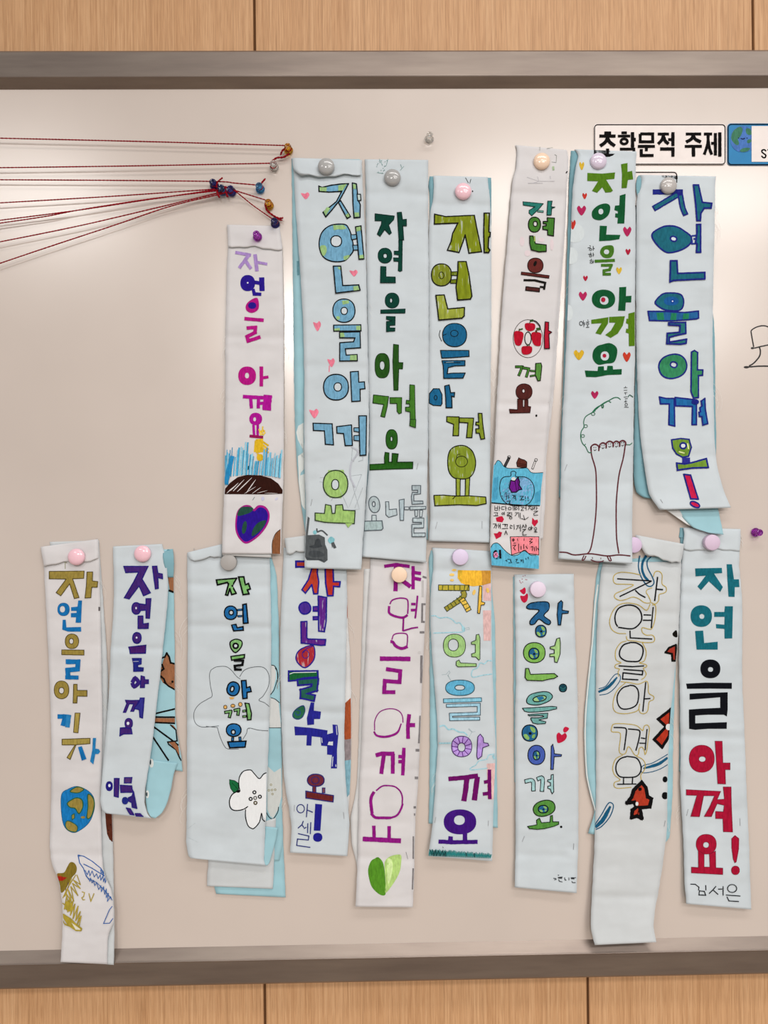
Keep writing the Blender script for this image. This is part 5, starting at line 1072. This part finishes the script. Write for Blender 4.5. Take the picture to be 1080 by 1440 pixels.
g(); s('9FC8CA', 44, '200 858 280 850 290 955', line=K3, lw=8, k=1); s('9FC8CA', 44, '325 835 380 825 375 960', line=K3, lw=8, k=1); p('9FC8CA', '470 790 490 785 495 960 480 982 468 960 462 935 435 925 435 905 462 900 462 870 432 855 435 840 468 835', K3, 7)
g(); e('5E9E46', '398 1128 112 78 -15', line='2A3A24', lw=9); globe(388, 1136, 50, 38, 9); p('5EA046', '230 1312 325 1295 320 1250 350 1228 370 1275 458 1268 462 1205 482 1200 485 1265 545 1265 545 1290 500 1310 400 1335 330 1342 250 1335', '1F2E1C', 7)
g('full_stop'); e(K3, '570 1316 12 12', n=12)
fr(710, 1130, 9)
g('handwriting', label='tiny faint black handwriting'); s('3A3C40', 9, '615 945 650 950,625 965 655 960,670 905 685 910,670 935 730 930,680 960 690 985 730 992,755 935 762 968 780 970,810 935 812 970,835 940 900 938,845 985 860 1000 895 1000', jit=.3); s('3A3C40', 14, '675 940 725 945,838 948 880 952')
staple(SN, N_, 737.5, 1176, 734.5, 1183.5); staple(SN, N_, 807, 1186, 806.5, 1195)
threads(SN, N_, [(812, 985, 1)], 6, 20, 8)

# ---- O
O_ = banner('long grey white banner with thin gold outlined black letters, blue waves and a red fish', 877, 1330)
SOb = sheet(O_, 'back_sheet', [(843, 790, 952, 780, 1), (839, 810, 957, 800, 1.2), (835, 850, 955, 850, 2), (832, 900, 952, 890, 2.5), (827, 950, 950, 940, 3), (822.5, 1000, 948, 1000, 3.5), (821.5, 1040, 946.5, 1060, 4), (824, 1090, 946, 1110, 4.2), (831, 1122, 944, 1145, 4.5), (836, 1142, 941, 1178, 4.6), (827, 1172, 930, 1190, 5)], (TEAL, OFF), 151, 0.1, label='light blue sheet behind the lettered one')
target(SOb, O_); fr(0, 0, 1)
g('white_hem'); s('D3D8D6', 2.2, '841 822 837 850 833.2 900 828.2 950 823.8 1000 822.8 1040 825.2 1090 832.2 1122 837 1140', k=1)
SO = sheet(O_, 'front_sheet', [(848, 790, 958, 790, 2.4), (845, 806, 957.5, 806, 4.4), (841, 850, 956, 850, 5.6), (839, 900, 953.5, 900, 6), (838, 950, 948.5, 950, 6), (838, 1000, 943.5, 1000, 6), (838, 1060, 940, 1060, 6.2), (838, 1120, 938.5, 1120, 6.4), (836.5, 1165, 938, 1165, 7), (835, 1205, 934, 1200, 8), (833, 1245, 927.5, 1245, 10), (831, 1280, 921, 1280, 12.5), (831, 1306, 919, 1303, 15.5), (836, 1329, 923, 1325, 18)], (GRY, OFF), 152, 0.55, [(865, .5), (1010, .3), (1265, .5)])
sheet(O_, 'top_flap', [(893, 752, 962, 765, 5.6), (897, 762, 960, 779, 7.6), (908, 780, 957, 793, 8.8)], (GRY, OFF), 153, 0.5, nu=8, label='crumpled folded over top edge')
target(SO, O_); fr(820, 750, 7.2)
YL = 'C4A83C'; K4 = '0F1116'; WB = '1C6288'
g('drawn_wave'); s(WB, 12, '575 225 560 330 580 420 610 480 650 530 690 535 718 500 700 440 655 350 650 280 690 235', k=1); s(WB, 24, '640 225 605 290 598 360 620 430 660 480', k=1)
g(); s(K4, 13, '345 460 695 482,695 482 370 640'); s(K4, 13, '528 575 570 615 632 650', k=1); s(K4, 14, '755 440 725 685,742 565 810 570')
s(YL, 7, '580 420 480 400 380 395 320 420 305 470 330 510 420 515 510 522 420 570 330 610 320 650 370 678 430 670 500 645 560 660 620 700 670 705 685 690 660 630 640 600 650 570 700 550', k=1); s(YL, 7, '710 440 730 390 770 385 800 420 800 510 840 545 840 590 800 610 770 620 765 680 730 715 690 700', k=1)
g(); s(K4, 14, '350 945 328 900 325 830 360 760 440 728 520 735 575 780 595 850 575 910 500 965 355 952', k=1); s(K4, 13, '710 745 690 960,612 825 690 828,605 880 690 880,475 985 478 1058 700 1070')
s(YL, 7, '680 715 655 770 630 775 560 725 450 705 360 725 300 790 268 890 290 970 350 1010 435 1015', k=1); s(YL, 7, '700 725 735 735 730 860 700 960 670 970 600 955 600 1000 640 1030 700 1030 725 1060 710 1100 620 1105 520 1090 450 1080 438 1040', k=1)
g(); s(K4, 14, '480 1105 410 1130 372 1190 375 1250 430 1290 500 1298 570 1290 605 1220 600 1150 540 1110 480 1105', k=1); s(K4, 13, '360 1342 500 1350 618 1342'); s(K4, 13, '408 1378 605 1392 600 1432 405 1412 400 1475 560 1483')
s(YL, 7, '440 1090 380 1110 330 1190 335 1280 385 1310 330 1330 325 1360 370 1375 355 1400 362 1450', k=1); s(YL, 7, '600 1105 640 1200 620 1290 570 1310 640 1330 640 1355 610 1365 640 1420 620 1460 590 1480', k=1)
fr(820, 930, 7.2)
g(); s(K4, 13, '470 245 400 270 350 340 350 420 390 478 470 478 540 440 562 360 555 290 520 250 470 242', k=1); s(K4, 13, '635 210 605 508,625 380 682 376')
s(YL, 7, '380 205 470 215 560 230 640 200 660 240 665 320 715 355 710 390 670 410 655 500 620 530 580 520 565 480 575 430', k=1); s(YL, 7, '430 215 350 290 310 380 305 470 340 518 430 530 530 510 570 480', k=1)
g(); s(K4, 13, '310 670 400 672 438 690 430 790 415 900', k=1); s(K4, 13, '455 685 540 692 575 710 565 790 535 905', k=1); s(K4, 12, '648 685 628 900,585 775 630 782,570 828 628 830')
s(YL, 7, '300 640 340 630 460 635 540 650 580 680 605 700 620 655 650 645 672 680 660 780 645 900 628 945 620 905 600 870 570 880 560 940 535 955 510 930 480 880 455 865 430 930 390 940 365 900 380 760 365 720 290 712 290 670 300 640', k=1)
g(); s(K4, 13, '450 962 380 985 338 1040 335 1110 370 1165 450 1175 540 1165 585 1110 580 1040 540 980 450 962', k=1); s(K4, 12, '410 1175 410 1240,502 1180 498 1240,345 1245 540 1242')
s(YL, 7, '400 950 330 990 300 1080 320 1150 375 1200 320 1225 315 1265 350 1285 440 1280 490 1275,540 960 600 990 630 1040 620 1100 585 1150 590 1200', k=1)
def wave(pts_out, pts_in):
    g('drawn_wave'); s(WB, 8, pts_out, k=1); s(WB, 30, pts_in, k=1, taper=(.7, .5))
wave('158 278 230 250 290 170 330 130 370 135 375 190 320 270 250 325 165 342', '155 310 240 270 300 215 345 160')
wave('858 940 800 975 700 1030 610 1055 590 1090 600 1128 690 1120 780 1090 858 1045', '858 975 760 1040 610 1085')
for q in ('830 1195 24 30', '830 1360 32 36'): e('0F1012', q)
g('drawn_fish', label='black and red fish tail'); p('C03A24', '890 485 760 585 840 660 720 790 800 870 870 760 880 680', '131012', 26)
e('D8DADA', '865 665 28 32')
fr(820, 750, 7.2); g('drawn_fish', label='black fish tip'); p('15130F', '905 1015 945 980 955 1050 920 1045', k=1); p('B03A2C', '835 1205 870 1160 940 1130 938 1290 905 1290 900 1220', '15130F', 18)
fr(820, 1070, 5.333)
g('drawn_fish', label='red fish with thick black outline'); p('C2402A', '440 160 470 200 485 270 512 285 500 345 450 350 425 350 440 430 405 415 365 425 370 370 400 345 385 310 330 315 365 270 380 220', '131012', 24); e('131012', '427 212 13 13', n=14); e('D8DADA', '404 322 11 15', n=14); s('131012', 6, '405 420 415 375')
wave('95 515 140 490 200 420 228 340 205 312 180 330 140 400 88 480', '92 498 150 440 205 340')
staple(SO, O_, 935.7, 1154, 934, 1162)
threads(SO, O_, [(938, 1150, 1), (943, 1020, 1)], 3, 22, 14)

# ---- P
Q_ = banner('pale banner with bold teal, black and red letters ending in a red exclamation mark', 1010, 1279)
sheet(Q_, 'back_sheet', [(956, 742, 1038, 746, 0.6), (955, 755, 1038, 755, 0.8), (957, 770, 1036, 770, 1), (956, 950, 1038, 950, 1.4), (955, 1085, 1040, 1085, 1.6)], (TEALD, TEALD), 161, 0.05)
SQ = sheet(Q_, 'front_sheet', [(961, 760, 1040, 764, 2.6), (960, 775, 1040, 777, 3.4), (958, 800, 1039.5, 795, 3.8), (956.5, 835, 1043, 835, 4), (955, 880, 1044, 880, 4), (955, 930, 1043.5, 930, 4.2), (956, 990, 1045, 990, 4.4), (957, 1060, 1048, 1055, 4.6), (956.5, 1100, 1049.5, 1100, 5), (959, 1150, 1051.5, 1145, 5.6), (961.5, 1200, 1053.5, 1195, 6.4), (962.5, 1240, 1055, 1240, 7.4), (965, 1271, 1056.5, 1279, 9.5)], (BLU, TEAL), 162, 0.45, [(813, .8), (836, .6), (1036, .7)])
sheet(Q_, 'top_flap', [(961, 742, 1041, 744, 2.4), (962, 750, 1041.5, 753, 4), (961, 762, 1041, 764, 4.6), (960, 773, 1040, 773.5, 4.4)], (BLU, TEAL), 163, 0.25, label='folded over top edge')
target(SQ, Q_); fr(940, 730, 6.857)
TT = '1B7485'; BKK = '12141C'; R3 = 'B8163A'; R4 = '7A1030'
g(); p(TT, '258 475 515 470 518 520 440 525 525 655 500 702 390 600 315 685 280 650 360 545 262 552'); p(TT, '562 435 612 435 632 580 680 580 685 655 640 655 638 750 580 748 570 600')
g(); e(TT, '317 935 103 104', hole='323 938 24 24'); p(TT, '545 840 622 840 615 1150 542 1152 540 1058 462 1052 458 1012 540 1018 542 942 442 942 442 895 540 895'); p(TT, '258 1078 335 1075 345 1195 475 1182 475 1258 272 1258')
fr(940, 920, 7.2)
g(); e(BKK, '425 148 101 95', hole='427 154 26 24'); p(BKK, '180 298 370 288 642 290 642 350 420 348 190 350'); p(BKK, '215 400 300 395 600 385 600 560 592 630 560 612 400 612 272 620 272 700 400 695 592 688 590 755 400 755 270 765 210 755 208 560 320 552 525 542 525 435 350 450 215 460')
g(); e(R3, '338 1058 128 138', hole='343 1062 35 28', line=R4, lw=3); p(R3, '472 880 545 880 552 1100 625 1100 625 1170 575 1168 580 1315 500 1312 485 1080', R4, 3)
fr(940, 1080, 6.857)
g(); p(R3, '172 208 505 225 470 305 540 300 528 182 605 182 608 360 620 618 530 615 525 490 455 488 455 418 530 422 538 360 470 345 415 470 345 468 400 370 445 268 340 268 300 470 215 468 275 265 172 262', R4, 3)
g(); e(R3, '365 735 98 96', hole='363 742 29 28', line=R4, lw=3); p(R3, '288 795 345 830 345 955 400 955 395 830 455 800 458 962 525 965 525 1028 222 1012 222 955 290 960', R4, 3)
g('exclamation_mark'); p(R3, '610 680 642 650 680 680 678 780 655 905 640 915 625 880 610 770', R4, 3); e(R3, '647 987 39 42', line=R4, lw=3)
g('handwriting', label='thin black handwritten name'); s(BKK, 9, '212 1120 260 1122 295 1150 290 1180,360 1130 362 1180,300 1178 295 1225 340 1225,345 1185 360 1228,300 1185 350 1190,300 1225 365 1228'); s(BKK, 9, '460 1140 430 1175 392 1212,430 1175 480 1220,480 1168 520 1168,528 1140 528 1230,555 1225 695 1235,565 1242 585 1282 680 1288'); ring(BKK, 8, '615 1162 44 38')
staple(SQ, Q_, 968, 1138, 965.5, 1147); staple(SQ, Q_, 1040.5, 1151, 1041, 1161)
g('printed_specks'); flush()
target(SQ, Q_); fr(940, 730, 6.857)
threads(SQ, Q_, [(956, 1140, -1), (1041, 760, 1)], 5, 25, 12)
flush()
# ================================================================== magnets, pins and strings
def magnet(label, px, py, hexs, h, flat=False, r=11.6, rough=0.14):
    flush()
    m = plastic('magnet_' + hexs, hexs, rough, 0.7); R = r * PX
    n_ = Vector((0, -1, 0)); h = max(0.0012, h - 0.0019)
    # stand the button on the cloth: its face is seen at (px, py)
    H = 0.0075
    c0 = at(px, py, h + H); c0 = c0 - n_ * H
    if flat: prof = [(R * .97, 0), (R, .0008), (R, H * .8), (R * .985, H * .9), (R * .95, H * .97), (R * .9, H), (0.0006, H * 1.02)]
    else: prof = [(R * .95, 0), (R * .99, .001), (R, H * .45)] + [(R * math.cos(a), H * .45 + H * .6 * math.sin(a)) for a in [k * math.pi / 2 / 9 for k in range(1, 9)]] + [(0.0005, H * 1.05)]
    o = lathe(prof, Vector((0, 0, 0)), n_, m, 'round_magnet', n=36); o.location = c0
    tag(o, label, 'magnet', 'round plastic magnets holding the banners')
magnet('glossy grey round magnet on the banner with pink hearts, next to the red strings', 458.5, 232, 'A4A3A2', .0065)
magnet('glossy grey round magnet on the dark green lettered banner', 552, 247.5, 'A09F9E', .0042)
magnet('pink round magnet on the olive green lettered banner', 652, 267, 'EBC0CA', .0042)
magnet('glossy peach round magnet on the narrow white banner with the sea picture', 763, 224.5, 'EBCDB4', .0045)
magnet('glossy lilac round magnet on the banner with the tree of faces', 843, 224.5, 'D3C6D8', .0045)
magnet('glossy light grey round magnet on the teal lettered banner', 942, 259, 'B4AFAC', .0040)
magnet('pink round magnet on the gold and blue lettered banner', 105.5, 783.5, 'EDC0CB', .0062)
magnet('pink round magnet on the purple lettered banner', 199, 779, 'EDBFCA', .0035)
magnet('flat matt grey magnet on the wide banner, partly under the white banner above', 321, 791, 'A19D9A', .0035, True, 11.4, .5)
magnet('flat peach magnet on the magenta lettered banner', 561.5, 808.5, 'EBCDB2', .0042, True, 11, .5)
magnet('lilac round magnet above the yellow sun', 647.5, 783.5, 'D3C4DE', .0045, True, 11.4, .45)
magnet('flat lilac magnet beside two red hearts', 757, 829, 'DACBDC', .0045, True, 11.2, .5)
magnet('lilac magnet half hidden behind the hearts banner', 892, 766.5, 'CDB7D2', .004, True, 11.2, .5)
magnet('flat lilac pink magnet on the teal, black and red lettered banner', 1002.3, 763, 'CDB6CC', .006, True, 11.2, .5)

def pin_mat(hexs, key):
    nm = 'clear_plastic_' + key
    if nm in _m: return _m[nm]
    m, nt, b = newmat(nm); c = lin(hexs)
    f = noise(nt, coords(nt), 90, 2); nt.links.new(ramp(nt, f, [(0.3, sc(c, .9)), (0.7, sc(c, 1.1))]), b.inputs['Base Color'])
    b.inputs['Roughness'].default_value = 0.08; b.inputs['Transmission Weight'].default_value = 0.9; b.inputs['IOR'].default_value = 1.4
    b.inputs['Specular IOR Level'].default_value = 0.8
    _m[nm] = m; return m
MAGD = plastic('pin_magnet_disc', 'C4C0BC', .35, .6)
def pin(label, bx, by, hexs, key, h=0.0, tilt=(0, 0), k=1.0):
    flush(); m = pin_mat(hexs, key); c = at(bx, by, h)
    t = empty('push_pin_magnet', c); tag(t, label, 'push pin', 'clear coloured push pin magnets')
    ax = Vector((tilt[0], -1, tilt[1])).normalized(); u = PX * k
    prof = [(5.4 * u, .0006), (6.2 * u, .0012), (6.4 * u, .0028), (5.4 * u, .0042), (3.6 * u, .0052), (2.9 * u, .007), (2.9 * u, .0092), (3.6 * u, .0104), (4.6 * u, .0112), (4.8 * u, .013), (4.4 * u, .0138), (3.2 * u, .0142), (2.2 * u, .0136), (.4 * u, .0132)]
    lathe(prof, c, ax, m, 'grip', t, 20)
    lathe([(3.4 * u, 0.0), (3.4 * u, .0009)], c, ax, MAGD, 'magnet_disc', t, 14)
    return c, ax
pin('clear purple push pin on the white banner at the top left', 362.5, 334, 'B83AC8', 'violet', .0038)
pin('clear colourless push pin alone on the board above the banners', 603.5, 196.5, 'F6F2EE', 'colourless')
pin('clear purple push pin alone on the board at the right edge', 1061.5, 748.5, 'B22CB0', 'violet')
p_y1 = pin('clear yellow push pin holding the topmost red string', 406, 212.5, 'F0B428', 'yellow')
p_cl = pin('clear colourless push pin holding the second red string', 386, 236.5, 'F6F2EE', 'colourless')
p_bl = pin('clear bright blue push pin, alone at the end of the third red string', 366.3, 267, '3E9AD8', 'bright_blue')
p_y2 = pin('clear yellow push pin above the white banner', 379, 290, 'F0B428', 'yellow')
p_nv = pin('dark blue push pin touching the top of the white banner', 387.5, 316, '2A2A8A', 'dark_blue')
p_a = pin('dark blue push pin, leftmost of the cluster tied with strings', 302, 262, '23236A', 'dark_blue')
p_b = pin('mid blue push pin in the middle of the string cluster', 313.5, 270, '3A66AA', 'mid_blue')
p_c = pin('violet blue push pin at the right of the string cluster', 326.5, 271, '3C34A0', 'violet_blue')

YARN = None
def yarn_mat():
    m, nt, b = newmat('red_yarn'); c = lin('8A0E1C')
    tc = N(nt, 'ShaderNodeTexCoord'); wv = N(nt, 'ShaderNodeTexNoise'); wv.inputs['Scale'].default_value = 900
    nt.links.new(tc.outputs['Object'], wv.inputs['Vector'])
    nt.links.new(ramp(nt, wv.outputs['Fac'], [(.35, sc(c, .6)), (.65, sc(c, 1.3))]), b.inputs['Base Color'])
    b.inputs['Roughness'].default_value = 0.9; b.inputs['Specular IOR Level'].default_value = 0.1
    return m
YARN = yarn_mat(); HS = 0.0085
def yarn(label, strands, r=1.0):
    flush(); V = []; F = []
    x0, y0 = strands[0][0][:2]
    for st in strands:
        rr = r
        if isinstance(st[-1], (int, float)): rr = st[-1]; st = st[:-1]
        q = [(a[0], a[1], a[2] if len(a) > 2 else HS) for a in st]
        if q[0][0] == -30:
            k_ = 40 / (q[1][0] - q[0][0]); q.insert(0, (-70, q[0][1] - (q[1][1] - q[0][1]) * k_, HS))
        if len(q) > 2: q = catmull(q, 5)
        else: q = resample(q, 12)
        # two plies twisted round each other
        for ph in (0, math.pi):
            pts = []
            qq = resample([tuple(v) for v in q], 2.4)
            for i, v in enumerate(qq):
                a = i * 1.25 + ph; o = rr * PX * .34
                P0 = at(v[0], v[1], v[2]); d = at(*qq[min(i + 1, len(qq) - 1)]) - at(*qq[max(i - 1, 0)]); d.normalize()
                n1 = Vector((0, -1, 0)); n1 = (n1 - d * n1.dot(d)).normalized(); n2 = d.cross(n1)
                pts.append(P0 + n1 * math.cos(a) * o + n2 * math.sin(a) * o)
            tube_geo(pts, rr * PX * .62, 6, V, F)
    loc = at(x0, y0, HS); V = [v - loc for v in V]
    o = mesh_obj('red_string', V, F, YARN, smooth=True); o.location = loc
    tag(o, label, 'string', 'red yarn strings stretched from the left')
def loopq(cx, cy, r=4.2, h=HS): return [(cx + r * math.cos(a), cy + r * math.sin(a), h) for a in [k * .9 for k in range(9)]]
yarn('topmost red string, ending at a yellow push pin with two loose tails', [[(-30, 193.6), (200, 199), (401, 204.6)], loopq(405.5, 209.5, 3.8), [(403, 207), (397, 212, .007), (394.5, 218, .005), 1.6], [(407, 216, .007), (399, 221, .006), (389, 222, .006), (383, 226.5, .006), 1.6]])
yarn('second red string from the top, ending at a colourless push pin', [[(-30, 236.2), (180, 233.4), (380, 229.6)], loopq(384.5, 233, 3.8)])
yarn('third red string, running on through the cluster to the bright blue push pin', [[(-30, 252.6), (150, 253.6), (300, 255.2), (330, 257.5), (361, 260.2)], loopq(365.5, 263, 3.8), [(366, 260), (369, 256), (373, 251.5, .006), 1.5]])
yarn('fourth red string, ending at the top of the cluster', [[(-30, 287), (150, 276.5), (302, 266)], [(304, 264, .010), (306, 256, .010), (309, 253, .011), (313, 250, .010), 1.3], loopq(301.5, 259, 3.6, .008)])
yarn('fifth red string, twisted together with the sixth', [[(-30, 313.5), (100, 297), (200, 282), (305, 266.5)], loopq(309, 268, 3.6, .009)])
yarn('sixth red string, crossing over the fifth', [[(-30, 318), (60, 305), (110, 295.5), (210, 280), (307, 268, .0095)], [(305, 268, .010), (307, 275, .010), (309, 278, .009), 1.8]])
yarn('seventh red string, second from the bottom, fixed at the cluster', [[(-30, 346), (100, 320), (200, 297), (310, 270.5, .009)], loopq(314, 268, 3.6, .010)])
yarn('lowest red string, slanting down to the left', [[(-30, 380.5), (60, 350), (160, 317), (240, 290), (314, 272, .0085)], [(318, 270, .0095), (320, 277, .009), 1.9], loopq(324, 268, 3.8, .009)])
yarn('short red string from the cluster down to the second yellow push pin', [[(304, 263.5, .011), (316, 262.5, .012), (328, 267, .011), (350, 274), (374, 281.5)], loopq(378, 287, 3.6), [(373, 286, .007), (375, 295, .006), (384, 303, .006), (392, 307, .006), (398, 306.5, .007), 1.7], [(384, 303, .006), (392, 309, .006), (397, 309.5, .008), 1.2]])
yarn('short red string from the cluster down to the dark blue push pin', [[(306, 267, .012), (320, 264, .0125), (331, 269, .011), (356, 289), (384, 308.5)], loopq(387, 312, 3.4)])
flush()
